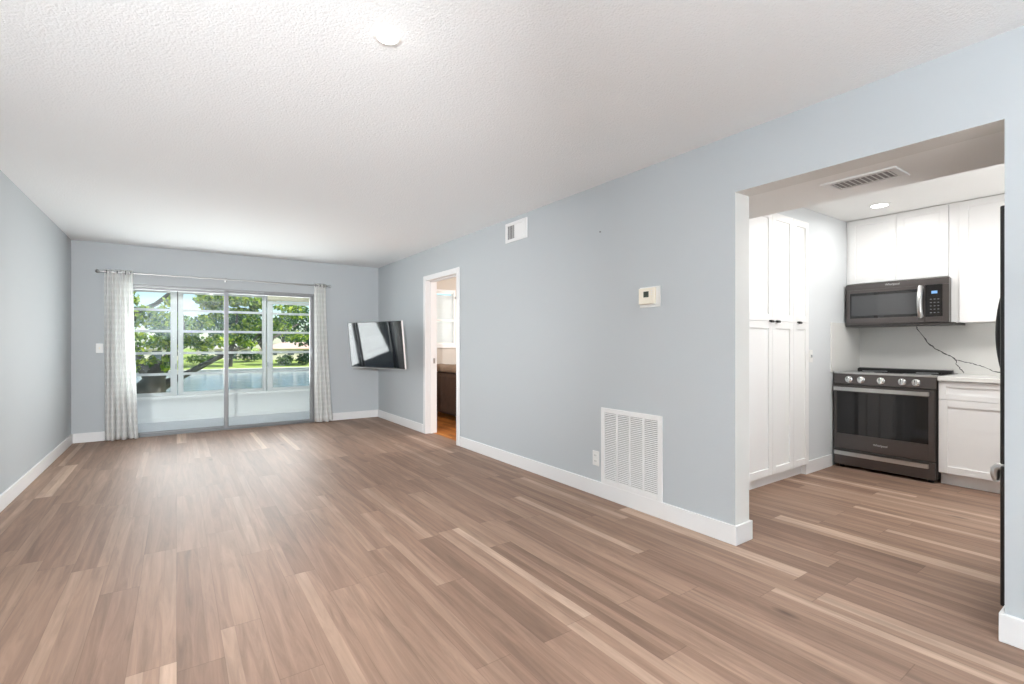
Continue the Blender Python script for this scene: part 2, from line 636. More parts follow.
# ------------------------------------------------------------------ the room shell
H = 2.435                       # ceiling height
XL, XR, XR2 = -1.035, 2.715, 2.868   # left wall face, right partition faces
YB, YB2 = 7.735, 7.90           # wall with the sliding door
YR = -2.70                      # rear wall behind the camera
OP0, OP1, OPH = 0.453, 1.584, 2.09   # kitchen opening in the right partition
KN = 2.08                       # kitchen north wall face
KE = 5.92                       # kitchen east wall face
KS = -0.45
BX1, BY0 = 6.30, 2.85           # bedroom extents
SL0, SL1, SLH = -0.62, 1.75, 1.95   # sliding door opening

struct('floor', boxes([(XL - 0.17, XR + 0.10, YR - 0.15, YB2 - 0.02, -0.12, 0.0), (XR + 0.10, KE + 0.15, KS - 0.15, 2.75, -0.12, 0.0)]), M['floor'])
struct('floor_bedroom', boxes([(XR + 0.10, BX1 + 0.15, 2.75, YB2, -0.12, 0.0)]), M['bed_floor'])
struct('ceiling', boxes([(XL - 0.17, XR + 0.08, YR - 0.15, YB2, H, H + 0.16)]), M['ceiling'])
struct('ceiling_kitchen', boxes([(XR + 0.08, KE + 0.15, KS - 0.15, 2.75, H, H + 0.16)]), M['kitchen_ceiling'])
struct('ceiling_bedroom', boxes([(XR + 0.08, BX1 + 0.15, 2.75, YB2, H, H + 0.16)]), M['bed_wall'])
struct('wall_left', boxes([(XL - 0.16, XL, YR - 0.15, YB2, 0, H)]), M['wall'])
struct('wall_rear', boxes([(XL, XR2, YR - 0.15, YR, 0, H)]), M['wall'])
struct('wall_back', boxes([(XL, SL0, YB, YB2, 0, H), (SL1, XR2, YB, YB2, 0, H), (SL0, SL1, YB, YB2, SLH, H)]), M['wall'])
D0, D1, DH = 5.005, 5.905, 2.045    # bedroom doorway
bm = bmesh.new()
for b in ((XR, XR2, OP1, D0, 0, H), (XR, XR2, D1, YB, 0, H), (XR, XR2, D0, D1, DH, H), (XR, XR2, OP0, OP1, OPH, H), (XR, XR2, YR, OP0, 0, H)):
    add_box(bm, *b)
for f in bm.faces:
    c = f.calc_center_median()
    f.normal_update()
    # bedroom and kitchen sides and the reveals of the opening are painted in lighter paint
    if c.x > XR2 - 1e-3 and c.y > 3.0:
        f.material_index = 1
    elif c.x > XR2 - 1e-3 or (abs(f.normal.x) < 0.5 and (abs(c.y - OP1) < 1e-3 or abs(c.y - OP0) < 1e-3 or (OP0 < c.y < OP1 and c.z < OPH + 0.01))):
        f.material_index = 2
struct('wall_right', bm, [M['wall'], M['bed_wall'], M['reveal']])
# kitchen shell: north wall with the niche of the tall cabinets, the soffit beyond the opening
PX0, PX1, PZ1 = 3.30, 4.735, 2.293
struct('wall_kitchen_north', boxes([(XR2, PX0, KN, 2.72, 0, H), (PX1, KE, KN, 2.72, 0, H), (PX0, PX1, KN, 2.72, PZ1 + 0.004, H), (PX0, PX1, 2.66, 2.72, 0, PZ1 + 0.004)]), M['kitchen_wall'])
struct('wall_kitchen_east', boxes([(KE, KE + 0.15, KS - 0.15, 2.72, 0, H)]), M['kitchen_wall'])
struct('wall_kitchen_south', boxes([(XR2, KE, KS - 0.15, KS, 0, H)]), M['kitchen_wall'])
struct('ceiling_soffit', boxes([(XR2, 3.385, KS, KN, OPH, H)]), M['kitchen_ceiling'])
# bedroom shell
BW0, BW1, BWZ0, BWZ1 = 3.35, 4.14, 1.17, 2.16
struct('wall_bedroom_north', boxes([(XR2, BW0, YB, YB2, 0, H), (BW1, BX1, YB, YB2, 0, H), (BW0, BW1, YB, YB2, 0, BWZ0), (BW0, BW1, YB, YB2, BWZ1, H)]), M['bed_wall'])
struct('wall_bedroom_east', boxes([(BX1, BX1 + 0.15, 2.75, YB2, 0, H)]), M['bed_wall'])
struct('wall_bedroom_south', boxes([(XR2, BX1, 2.75, BY0, 0, H)]), M['bed_wall'])

# baseboards
BH, BT = 0.115, 0.015
BV = 0.003
struct('baseboard_left', boxes([(XL, XL + BT, YR, YB, 0, BH)], BV), M['trim'])
struct('baseboard_back', boxes([(XL + BT, SL0 - 0.0, YB - BT, YB, 0, BH), (SL1 + 0.0, XR - BT, YB - BT, YB, 0, BH)], BV), M['trim'])
bm = bmesh.new()
for b in ((XR - BT, XR, OP1 - BT, D0 - 0.06, 0, BH), (XR - BT, XR, D1 + 0.06, YB - 0.001, 0, BH), (XR, XR2 + BT, OP1 - BT, OP1, 0, BH), (XR2, XR2 + BT, OP1, KN, 0, BH),
          (XR - BT, XR, YR, OP0 + BT, 0, BH), (XR, XR2, OP0, OP0 + BT, 0, BH)):
    add_box(bm, *b, bevel=BV)
struct('baseboard_right', bm, M['trim'])
struct('baseboard_kitchen', boxes([(4.705, 5.245, KN - BT, KN, 0, BH), (4.705, 4.72, KN, KN + 0.05, 0, BH)], BV), M['trim'])

# bedroom doorway: casing, jambs and stops
tr = struct_empty('trim_1', (XR, 5.45, 0))
CW = 0.065
struct('casing', boxes([(XR - 0.016, XR, D0 - CW + 0.02, D0 + 0.02, 0, DH + CW - 0.02), (XR - 0.016, XR, D1 - 0.02, D1 + CW - 0.02, 0, DH + CW - 0.02), (XR - 0.016, XR, D0 + 0.02, D1 - 0.02, DH - 0.02, DH + CW - 0.02)], 0.004), M['trim'], tr)
struct('jamb', boxes([(XR, XR2, D0, D0 + 0.02, 0, DH), (XR, XR2, D1 - 0.02, D1, 0, DH), (XR, XR2, D0, D1, DH - 0.02, DH)]), M['trim'], tr)
struct('door_stop', boxes([(XR + 0.055, XR + 0.09, D0 + 0.02, D0 + 0.032, 0, DH - 0.02), (XR + 0.055, XR + 0.09, D1 - 0.032, D1 - 0.02, 0, DH - 0.02), (XR + 0.055, XR + 0.09, D0 + 0.02, D1 - 0.02, DH - 0.032, DH - 0.02)]), M['trim'], tr)
struct('strike_plate', boxes([(XR + 0.10, XR + 0.13, D1 - 0.0225, D1 - 0.0195, 0.93, 1.0)], 0.001), M['nickel'], tr)

# ------------------------------------------------------------------ sliding glass door
sd = struct_empty('door_1', (0.565, 7.80, 0))
FY0, FY1 = 7.745, 7.865
fr = boxes([(SL0, SL0 + 0.035, FY0, FY1, 0.0, SLH), (SL1 - 0.035, SL1, FY0, FY1, 0.0, SLH), (SL0 + 0.035, SL1 - 0.035, FY0, FY1, SLH - 0.03, SLH)], 0.003)
struct('frame', fr, M['alu'], sd)
struct('track', boxes([(SL0 + 0.035, SL1 - 0.035, FY0 - 0.01, FY1, 0.0, 0.018), (SL0 + 0.035, SL1 - 0.035, FY0 + 0.03, FY0 + 0.036, 0.018, 0.03), (SL0 + 0.035, SL1 - 0.035, FY0 + 0.085, FY0 + 0.091, 0.018, 0.03)]), M['track'], sd)


def slider_panel(name, x0, x1, y, handle_x=None):
    z0, z1 = 0.02, SLH - 0.03
    st, rl = 0.05, 0.026
    p = struct(name, boxes([(x0, x0 + st, y - 0.016, y + 0.016, z0, z1), (x1 - st, x1, y - 0.016, y + 0.016, z0, z1),
                            (x0 + st, x1 - st, y - 0.016, y + 0.016, z0, z0 + rl), (x0 + st, x1 - st, y - 0.016, y + 0.016, z1 - rl, z1)], 0.003), M['alu'], sd)
    struct('glass', boxes([(x0 + st - 0.005, x1 - st + 0.005, y - 0.003, y + 0.003, z0 + rl - 0.005, z1 - rl + 0.005)]), M['glass'], p)
    if handle_x is not None:
        hb = bmesh.new()
        add_box(hb, handle_x - 0.011, handle_x + 0.011, y - 0.024, y - 0.016, 0.92, 1.16, bevel=0.003)
        add_tube(hb, [(handle_x, y - 0.024, 0.95), (handle_x, y - 0.05, 0.97), (handle_x, y - 0.055, 1.04), (handle_x, y - 0.05, 1.11), (handle_x, y - 0.024, 1.13)], 0.008, 8)
        struct('handle', hb, M['alu'], p, True)
    return p


slider_panel('fixed_panel', SL0 + 0.035, 0.598, 7.838)
slider_panel('sliding_panel', 0.540, SL1 - 0.035, 7.788, SL1 - 0.06)

# ------------------------------------------------------------------ porch beyond the door
PY = 9.15
PX_L, PX_R = -4.95, 2.75
struct('floor_porch', boxes([(PX_L, PX_R, YB2 - 0.02, PY + 0.2, -0.15, -0.012)]), M['porch_floor'])
struct('ceiling_porch', boxes([(PX_L - 0.1, PX_R + 0.1, YB2, PY + 0.35, 2.20, 2.60)]), M['porch'])
struct('wall_porch_left', boxes([(PX_L - 0.1, PX_L, YB2, PY + 0.15, -0.1, 2.2)]), M['porch'])
struct('wall_porch_right', boxes([(PX_R, PX_R + 0.1, YB2, PY + 0.15, -0.1, 2.2)]), M['porch'])
struct('wall_porch_front', boxes([(PX_L, PX_R, PY + 0.02, PY + 0.15, -0.1, 0.345), (PX_L, PX_R, PY + 0.0, PY + 0.15, 2.035, 2.2)]), M['porch'])
struct('trim_2', boxes([(PX_L, PX_R, PY - 0.04, PY + 0.15, 0.345, 0.385)], 0.004), M['porch'])
struct('baseboard_porch', boxes([(PX_L, PX_R, PY + 0.005, PY + 0.02, -0.012, 0.05)], 0.003), M['porch'])


def awning_window(name, x0, x1, side_l, side_r, crank_x):
    """Aluminium awning window: frame, five panes one above another, a crank box on the frame."""
    zs = [0.42, 0.722, 1.048, 1.389, 1.716, 2.0]
    w = struct_empty(name, ((x0 + x1) / 2, PY, 0.385))
    y0, y1 = PY + 0.0, PY + 0.075
    struct('frame', boxes([(x0, x0 + side_l, y0, y1, 0.385, 2.035), (x1 - side_r, x1, y0, y1, 0.385, 2.035), (x0 + side_l, x1 - side_r, y0, y1, 0.385, zs[0]), (x0 + side_l, x1 - side_r, y0, y1, zs[5], 2.035)], 0.004), M['white_alu'], w)
    for a, b in zip(zs, zs[1:]):
        xa, xb = x0 + side_l, x1 - side_r
        s = struct('sash', boxes([(xa, xb, y0 + 0.015, y0 + 0.04, a, a + 0.019), (xa, xb, y0 + 0.02, y0 + 0.045, b - 0.019, b),
                                  (xa, xa + 0.014, y0 + 0.015, y0 + 0.045, a + 0.019, b - 0.019), (xb - 0.014, xb, y0 + 0.015, y0 + 0.045, a + 0.019, b - 0.019)], 0.002), M['white_alu'], w)
        struct('pane', boxes([(xa + 0.010, xb - 0.010, y0 + 0.027, y0 + 0.031, a + 0.012, b - 0.012)]), M['pane'], s)
    if crank_x is not None:
        hb = bmesh.new()
        add_box(hb, crank_x - 0.013, crank_x + 0.013, y0 - 0.02, y0, 0.80, 0.885, bevel=0.004)
        add_tube(hb, [(crank_x, y0 - 0.02, 0.845), (crank_x, y0 - 0.04, 0.84), (crank_x + 0.004, y0 - 0.045, 0.80)], 0.006, 8)
        struct('crank_handle', hb, M['marking'], w, True)
    return w


awning_window('window_1', -1.20, 0.005, 0.06, 0.07, -0.006)
awning_window('window_2', 0.018, 1.255, 0.055, 0.045, None)
awning_window('window_3', 1.268, 2.50, 0.078, 0.06, 1.285)
awning_window('window_5', -2.45, -1.213, 0.06, 0.06, None)
awning_window('window_6', -3.70, -2.463, 0.06, 0.06, None)
awning_window('window_7', -4.95, -3.713, 0.06, 0.06, None)
rs = thing('roller_shade', 'cream roller shade rolled up at the top of the rightmost porch window', 'window shade', (1.75, PY - 0.05, 1.93))
b = bmesh.new()
add_lathe(b, [(0.046, -0.56), (0.048, -0.555), (0.048, 0.555), (0.046, 0.56)], (1.82, PY - 0.055, 1.975), 'X', 20)
obj('roll', b, M['shade'], rs, True)
obj('hem_bar', bx(1.27, 2.37, PY - 0.018, PY - 0.004, 1.872, 1.925, bevel=0.003), M['white_alu'], rs)
for xx in (1.255, 2.385):
    obj('bracket', bx(xx - 0.006, xx + 0.006, PY - 0.10, PY - 0.002, 1.925, 2.03, bevel=0.002), M['white_alu'], rs)

# ------------------------------------------------------------------ curtains and rod
RODY, RODZ = 7.655, 2.074


def curtain_bm(xt0, xt1, xb0, xb1, n, amp_t, amp_b, seed, zt=2.105, zb=0.012, flare=1.0):
    rng = random.Random(seed)
    nu, nv = n * 16, 64
    ph = [rng.uniform(-0.5, 0.5) for _ in range(6)]
    bm = bmesh.new()
    uvl = bm.loops.layers.uv.new('UVMap')
    grid = []
    for j in range(nv + 1):
        v = j / nv
        row = []
        for i in range(nu + 1):
            u = i / nu
            k = v ** 0.8
            # pleats drift a little downwards
            uu = u + 0.012 * math.sin(2 * PI * (1.3 * u + 0.6 * v + ph[0])) * v
            a0, a1 = xt0 + (xb0 - xt0) * v ** 1.6, xt1 + (xb1 - xt1) * v ** 1.6
            x = a0 + (a1 - a0) * uu
            s = math.sin(2 * PI * n * u + ph[1])
            s2 = math.sin(2 * PI * n * u * 0.5 + 1.2 * v + ph[2])
            y = RODY + amp_t * (1 - k) * s + k * amp_b * (0.75 * s + 0.45 * s2) - 0.01 * v
            x += k * 0.010 * math.cos(2 * PI * n * u + ph[1]) + flare * 0.01 * max(0.0, v - 0.9) * 10 * math.sin(9 * u + ph[3])
            z = zt + (zb - zt) * v
            if j == nv:
                z += 0.006 * math.sin(17 * u + ph[4])
            row.append((bm.verts.new((x, y, z)), u, v))
        grid.append(row)
    for j in range(nv):
        for i in range(nu):
            q = (grid[j][i], grid[j + 1][i], grid[j + 1][i + 1], grid[j][i + 1])
            f = bm.faces.new([t[0] for t in q])
            f.smooth = True
            for lp, t in zip(f.loops, q):
                lp[uvl].uv = (t[1], 1 - t[2])
    return bm


def curtain(label, base, args, n, rings, group='sheer curtains on the rod'):
    t = thing('curtain', label, 'curtain', base, group)
    o = obj('panel', curtain_bm(*args), M['cloth'], t, True)
    o.modifiers.new('thickness', 'SOLIDIFY').thickness = 0.0012
    for rx in rings:
        g = bmesh.new()
        mjr, mnr = 0.021, 0.006
        vs = []
        for i in range(20):
            a = 2 * PI * i / 20
            vs.append([g.verts.new((rx + mnr * math.sin(c), RODY + (mjr + mnr * math.cos(c)) * math.cos(a), RODZ + (mjr + mnr * math.cos(c)) * math.sin(a))) for c in [2 * PI * k / 8 for k in range(8)]])
        for i in range(20):
            for k in range(8):
                g.faces.new((vs[i][k], vs[(i + 1) % 20][k], vs[(i + 1) % 20][(k + 1) % 8], vs[i][(k + 1) % 8]))
        obj('grommet', g, M['track'], t, True)
    return t


curtain('white sheer check-weave curtain gathered beside the light switch', (-0.58, RODY, 0), (-0.727, -0.452, -0.735, -0.405, 6, 0.020, 0.050, 3), 6, [-0.70, -0.60, -0.52, -0.468])
curtain('white sheer curtain gathered beside the wall-mounted television', (1.80, RODY, 0), (1.700, 1.865, 1.695, 1.965, 4, 0.020, 0.040, 8), 4, [1.722, 1.78, 1.84])
rod = thing('curtain_rod', 'brushed metal curtain rod spanning above the sliding glass door', 'curtain rod', (0.57, RODY, RODZ))
b = bmesh.new()
add_tube(b, [(-0.755, RODY, RODZ), (0.57, RODY, RODZ), (1.895, RODY, RODZ)], 0.0105, 12)
obj('rod', b, M['nickel'], rod, True)
for sx, s in ((-0.755, -1), (1.895, 1)):
    b = bmesh.new()
    add_lathe(b, [(0.008, 0), (0.013, 0.006 * s), (0.013, 0.012 * s), (0.009, 0.016 * s), (0.019, 0.026 * s), (0.022, 0.036 * s), (0.017, 0.048 * s), (0.004, 0.054 * s)], (sx, RODY, RODZ), 'X', 16)
    obj('finial', b, M['nickel'], rod, True)
for sx in (-0.715, 0.555, 1.885):
    b = bmesh.new()
    add_box(b, sx - 0.012, sx + 0.012, YB - 0.008, YB, RODZ - 0.03, RODZ + 0.03, bevel=0.002)
    add_tube(b, [(sx, YB - 0.008, RODZ), (sx, RODY, RODZ)], 0.006, 8)
    add_tube(b, [(sx - 0.006, RODY, RODZ), (sx + 0.006, RODY, RODZ)], 0.0145, 12)
    obj('bracket', b, M['nickel'], rod, True)

# ------------------------------------------------------------------ switch, outlet, thermostat, grilles
sw = thing('light_switch', 'white light switch on the end wall beside the sheer curtain', 'light switch', (-0.775, YB, 1.14))
obj('wall_plate', bx(-0.811, -0.740, YB - 0.006, YB, 1.08, 1.195, bevel=0.003), M['plastic'], sw)
obj('toggle', bx(-0.782, -0.769, YB - 0.016, YB - 0.006, 1.125, 1.15, bevel=0.003), M['beige'], sw)
sw = thing('light_switch', 'white switch on the kitchen side wall beside the tall cabinets', 'light switch', (4.82, KN, 1.08))
obj('wall_plate', bx(4.785, 4.855, KN - 0.006, KN, 1.02, 1.135, bevel=0.003), M['plastic'], sw)
obj('toggle', bx(4.813, 4.826, KN - 0.018, KN - 0.006, 1.065, 1.09, bevel=0.003), M['marking'], sw)

ol = thing('wall_outlet', 'white electrical outlet beside the large return air grille', 'electrical outlet', (XR, 2.735, 0.29))
obj('wall_plate', bx(XR - 0.006, XR, 2.70, 2.771, 0.232, 0.348, bevel=0.003), M['plastic'], ol)
for zc in (0.268, 0.312):
    s = obj('socket', bx(XR - 0.009, XR - 0.005, 2.718, 2.753, zc - 0.015, zc + 0.015, bevel=0.003), M['plastic'], ol)
    obj('slot', boxes([(XR - 0.0097, XR - 0.0085, 2.727, 2.730, zc - 0.004, zc + 0.006), (XR - 0.0097, XR - 0.0085, 2.741, 2.744, zc - 0.004, zc + 0.006)]), M['black'], s)

th = thing('thermostat', 'small beige digital thermostat on the blue wall above the return air grille', 'thermostat', (XR, 2.205, 1.515))
obj('back_plate', bx(XR - 0.006, XR, 2.118, 2.296, 1.447, 1.590, bevel=0.004), M['plastic'], th)
obj('body', bx(XR - 0.032, XR - 0.006, 2.150, 2.285, 1.468, 1.580, bevel=0.005), M['beige'], th)
s = obj('display', bx(XR - 0.0335, XR - 0.031, 2.195, 2.240, 1.515, 1.556, bevel=0.001), M['lcd'], th)
for k, zc in enumerate((1.558, 1.545, 1.532)):
    obj('button', bx(XR - 0.034, XR - 0.031, 2.163, 2.178, zc - 0.003, zc + 0.003, bevel=0.001), M['plastic'], th)

rg = thing('return_air_grille', 'large white return air grille low on the blue wall', 'vent', (XR, 2.385, 0.10))
gy0, gy1, gz0, gz1 = 2.100, 2.672, 0.112, 0.698
fw = 0.036
obj('frame', boxes([(XR - 0.013, XR, gy0, gy0 + fw, gz0, gz1), (XR - 0.013, XR, gy1 - fw, gy1, gz0, gz1), (XR - 0.013, XR, gy0 + fw, gy1 - fw, gz0, gz0 + fw), (XR - 0.013, XR, gy0 + fw, gy1 - fw, gz1 - fw, gz1)], 0.003), M['vent'], rg)
obj('backing', bx(XR - 0.002, XR - 0.0003, gy0 + fw - 0.004, gy1 - fw + 0.004, gz0 + fw - 0.004, gz1 - fw + 0.004), M['grille_dark'], rg)
inner = (gy1 - fw) - (gy0 + fw)
bars = []
for i in range(1, 4):
    yy = gy0 + fw + inner * i / 4
    bars.append((XR - 0.012, XR - 0.002, yy - 0.007, yy + 0.007, gz0 + fw, gz1 - fw))
obj('mullion', boxes(bars, 0.002), M['vent'], rg)
for i in range(4):
    a = gy0 + fw + inner * i / 4 + (0.007 if i else 0)
    c = gy0 + fw + inner * (i + 1) / 4 - (0.007 if i < 3 else 0)
    b = bmesh.new()
    nz = 38
    for k in range(nz):
        zc = gz0 + fw + (gz1 - gz0 - 2 * fw) * (k + 0.5) / nz
        add_prism(b, [(XR - 0.0115, zc - 0.0036), (XR - 0.0105, zc - 0.0054), (XR - 0.003, zc + 0.0024), (XR - 0.004, zc + 0.0034)], a, c, 'XZ')
    obj('louver_panel', b, M['vent'], rg)

uv = thing('air_register', 'small white air supply vent high on the blue wall below the ceiling', 'vent', (XR, 3.82, 2.195))
vy0, vy1, vz0, vz1 = 3.640, 4.000, 2.195, 2.388
fw = 0.030
obj('frame', boxes([(XR - 0.012, XR, vy0, vy0 + fw, vz0, vz1), (XR - 0.012, XR, vy1 - fw, vy1, vz0, vz1), (XR - 0.012, XR, vy0 + fw, vy1 - fw, vz0, vz0 + fw), (XR - 0.012, XR, vy0 + fw, vy1 - fw, vz1 - fw, vz1)], 0.003), M['vent'], uv)
obj('backing', bx(XR - 0.002, XR - 0.0003, vy0 + fw - 0.003, vy1 - fw + 0.003, vz0 + fw - 0.003, vz1 - fw + 0.003), M['grille_dark'], uv)
nb = 12
for k in range(nb):
    yc = vy0 + fw + (vy1 - vy0 - 2 * fw) * (k + 0.5) / nb
    sgn = -1 if k < nb * 0.55 else 1
    b = bmesh.new()
    add_prism(b, [(XR - 0.011, yc - sgn * 0.009), (XR - 0.010, yc - sgn * 0.0105), (XR - 0.003, yc + sgn * 0.006), (XR - 0.004, yc + sgn * 0.0075)], vz0 + fw, vz1 - fw, 'XY')
    obj('vane', b, M['vent'], uv)

cv = thing('ceiling_vent', 'white slotted vent in the soffit above the kitchen opening', 'vent', (3.08, 1.06, OPH))
a0, a1, c0, c1 = 2.975, 3.185, 0.885, 1.235
fw = 0.036
z0, z1 = OPH - 0.010, OPH
obj('frame', boxes([(a0, a0 + fw, c0, c1, z0, z1), (a1 - fw, a1, c0, c1, z0, z1), (a0 + fw, a1 - fw, c0, c0 + fw, z0, z1), (a0 + fw, a1 - fw, c1 - fw, c1, z0, z1)], 0.003), M['vent'], cv)
obj('backing', bx(a0 + fw - 0.003, a1 - fw + 0.003, c0 + fw - 0.003, c1 - fw + 0.003, OPH - 0.0016, OPH - 0.0002), M['vent_grey'], cv)
for k in range(11):
    yc = c0 + fw + (c1 - c0 - 2 * fw) * (k + 0.5) / 11
    b = bmesh.new()
    add_prism(b, [(yc - 0.010, OPH - 0.010), (yc - 0.0085, OPH - 0.011), (yc + 0.006, OPH - 0.003), (yc + 0.0045, OPH - 0.002)], a0 + fw, a1 - fw, 'YZ')
    obj('slat', b, M['vent'], cv)

nl = thing('wall_nail', 'small dark nail left in the blue wall above the thermostat', 'nail', (XR, 2.683, 2.063))
b = bmesh.new()
add_lathe(b, [(0.002, 0.0), (0.002, -0.010), (0.006, -0.010), (0.006, -0.012), (0.003, -0.013)], (XR, 2.683, 2.063), 'X', 10)
obj('nail_head', b, M['grille_dark'], nl, True)


def recessed_light(label, x, y, r, rim):
    t = thing('ceiling_light', label, 'ceiling light', (x, y, H))
    b = bmesh.new()
    add_lathe(b, [(rim, 0.0), (rim, -0.004), (rim - 0.008, -0.008), (r, -0.008), (r, 0.0)], (x, y, H), 'Z', 32, cap=False)
    obj('trim_ring', b, M['kitchen_ceiling'], t, True)
    b = bmesh.new()
    add_lathe(b, [(r, -0.003), (r * 0.96, -0.008), (r * 0.8, -0.010), (r * 0.5, -0.011), (0.001, -0.0115)], (x, y, H), 'Z', 28)
    obj('lens', b, M['bulb'], t, True)


recessed_light('small bright round ceiling light in the textured living room ceiling', 0.70, 1.883, 0.042, 0.056)
recessed_light('bright round recessed light in the kitchen ceiling above the microwave', 5.165, 1.655, 0.062, 0.085)

# ------------------------------------------------------------------ television on its arm
TV_S = 1.12 / 1.1
tv = thing('television', 'flat black television on a swing arm in the corner by the doorway', 'television', (2.163 * TV_S, 6.297 * TV_S, 1.19 + (1.176 - 1.19) * TV_S))
TW, TH = 1.12, 0.63
yaw, tilt = -2.806, 0.104
nrm = Vector((math.cos(yaw), math.sin(yaw), 0))
upv = Vector((0, 0, 1))
rt = upv.cross(nrm)
u2 = upv * math.cos(tilt) + nrm * math.sin(tilt)
n2 = nrm * math.cos(tilt) - upv * math.sin(tilt)
R = Matrix((rt, -n2, u2)).transposed()    # local x right, y into the screen, z up
tv.rotation_euler = R.to_euler()
W2, H2 = TW / 2, TH / 2
obj('bezel', boxes([(-W2, W2, 0.0, 0.030, -H2, -H2 + 0.012), (-W2, W2, 0.0, 0.030, H2 - 0.006, H2),
                    (-W2, -W2 + 0.006, 0.0, 0.030, -H2 + 0.012, H2 - 0.006), (W2 - 0.006, W2, 0.0, 0.030, -H2 + 0.012, H2 - 0.006)], 0.002), M['satin_black'], tv, local=True)
obj('edge_trim', boxes([(-W2 - 0.002, W2 + 0.002, 0.004, 0.026, -H2 - 0.004, -H2), (W2, W2 + 0.004, 0.004, 0.026, -H2, H2),
                        (-W2 - 0.003, -W2, 0.008, 0.026, -H2, H2)], 0.0008), M['silver'], tv, local=True)
obj('screen', bx(-W2 + 0.005, W2 - 0.005, 0.002, 0.010, -H2 + 0.011, H2 - 0.005), M['screen'], tv, local=True)
b = bmesh.new()
add_box(b, -W2 + 0.004, W2 - 0.004, 0.012, 0.034, -H2 + 0.004, H2 - 0.004, bevel=0.004)
add_box(b, -TW * 0.36, TW * 0.36, 0.034, 0.062, -TH * 0.44, TH * 0.18, bevel=0.012)
obj('back_housing', b, M['black'], tv, local=True)
tvc = Vector(tv.location)
back = tvc - n2 * 0.062
mt = thing('television_mount', 'black folding arm bracket holding the television to the corner wall', 'television mount', (XR, 7.05, 1.17))
b = bmesh.new()
for sx in (-0.18, 0.18):
    p0 = back + rt * sx - n2 * 0.010
    add_tube(b, [p0 + u2 * 0.12, p0 - u2 * 0.24], 0.012, 8)
add_tube(b, [back - rt * 0.2 - n2 * 0.014, back + rt * 0.2 - n2 * 0.014], 0.014, 8)
obj('tilt_plate', b, M['black'], mt, True)
obj('wall_plate', bx(XR - 0.02, XR, 6.96, 7.06, 0.99, 1.35, bevel=0.003), M['black'], mt)
pz = 1.165
pa, pb = Vector((XR - 0.03, 7.01, pz)), Vector((2.50, 6.86, pz))
pe = back - n2 * 0.02
pe.z = pz
pc = pe.copy()
b = bmesh.new()
add_tube(b, [pa, pb], 0.016, 8)
add_lathe(b, [(0.022, -0.04), (0.022, 0.04)], pa, 'Z', 14)
add_lathe(b, [(0.022, -0.03), (0.022, 0.03)], pb, 'Z', 14)
obj('arm', b, M['black'], mt, True)
b = bmesh.new()
add_tube(b, [pb + Vector((0, 0, 0.02)), pc + Vector((0, 0, 0.01))], 0.015, 8)
add_lathe(b, [(0.02, -0.04), (0.02, 0.04)], pc, 'Z', 14)
obj('arm', b, M['black'], mt, True)


# ------------------------------------------------------------------ kitchen cabinets
def mapped(face, f):
    """box in cabinet terms -> world: a along the face, d into the cabinet from its front plane f, z up.
    face 'S' looks to -Y (a = x); face 'W' looks to -X (a = y)."""
    if face == 'S':
        return lambda a0, a1, d0, d1, z0, z1: (a0, a1, f + d0, f + d1, z0, z1)
    return lambda a0, a1, d0, d1, z0, z1: (f + d0, f + d1, a0, a1, z0, z1)


def shaker(mp, a0, a1, z0, z1, st=0.058, th=0.020):
    g = 0.0016
    a0, a1, z0, z1 = a0 + g, a1 - g, z0 + g, z1 - g
    st = min(st, (z1 - z0) * 0.32)
    bm = bmesh.new()
    for q in ((a0, a0 + st, 0, th, z0, z1), (a1 - st, a1, 0, th, z0, z1), (a0 + st, a1 - st, 0, th, z0, z0 + st), (a0 + st, a1 - st, 0, th, z1 - st, z1)):
        add_box(bm, *mp(*q), bevel=0.0012, seg=1)
    add_box(bm, *mp(a0 + st - 0.004, a1 - st + 0.004, 0.010, th - 0.002, z0 + st - 0.004, z1 - st + 0.004))
    return bm


def tab_pull(a, z, f):
    """small black finger pull on the lower edge of a tall upper door (face S)"""
    b = bmesh.new()
    add_prism(b, [(f - 0.028, z + 0.002), (f - 0.026, z - 0.012), (f - 0.018, z - 0.014), (f - 0.006, z - 0.006), (f + 0.001, z - 0.004), (f + 0.001, z + 0.006), (f - 0.020, z + 0.008)], a - 0.018, a + 0.018, 'YZ')
    return b


def tall_cabinet(label, a0, a1, seams, pulls, f=2.05):
    z0, zs, z1 = 0.100, 1.379, PZ1
    t = thing('pantry_cabinet', label, 'cabinet', ((a0 + a1) / 2, f, 0), 'tall white pantry cabinets')
    mp = mapped('S', f)
    obj('body', bx(a0 + 0.001, a1 - 0.001, f + 0.021, 2.655, z0, z1), M['cabinet'], t)
    obj('toe_kick', bx(a0 + 0.001, a1 - 0.001, f + 0.062, f + 0.08, 0.0, z0), M['cabinet'], t)
    edges = [a0] + seams + [a1]
    for i, (p, q) in enumerate(zip(edges, edges[1:])):
        obj('door', shaker(mp, p, q, z0, zs), M['cabinet'], t)
        d = obj('door', shaker(mp, p, q, zs, z1), M['cabinet'], t)
        obj('handle', tab_pull(pulls[i], zs + 0.002, f), M['satin_black'], d)


tall_cabinet('tall white double-door pantry cabinet next to the opening edge', 3.66, 4.432, [4.076], [4.036, 4.140])
tall_cabinet('tall narrow single-door white pantry cabinet nearest the range', 4.432, 4.722, [], [4.520])

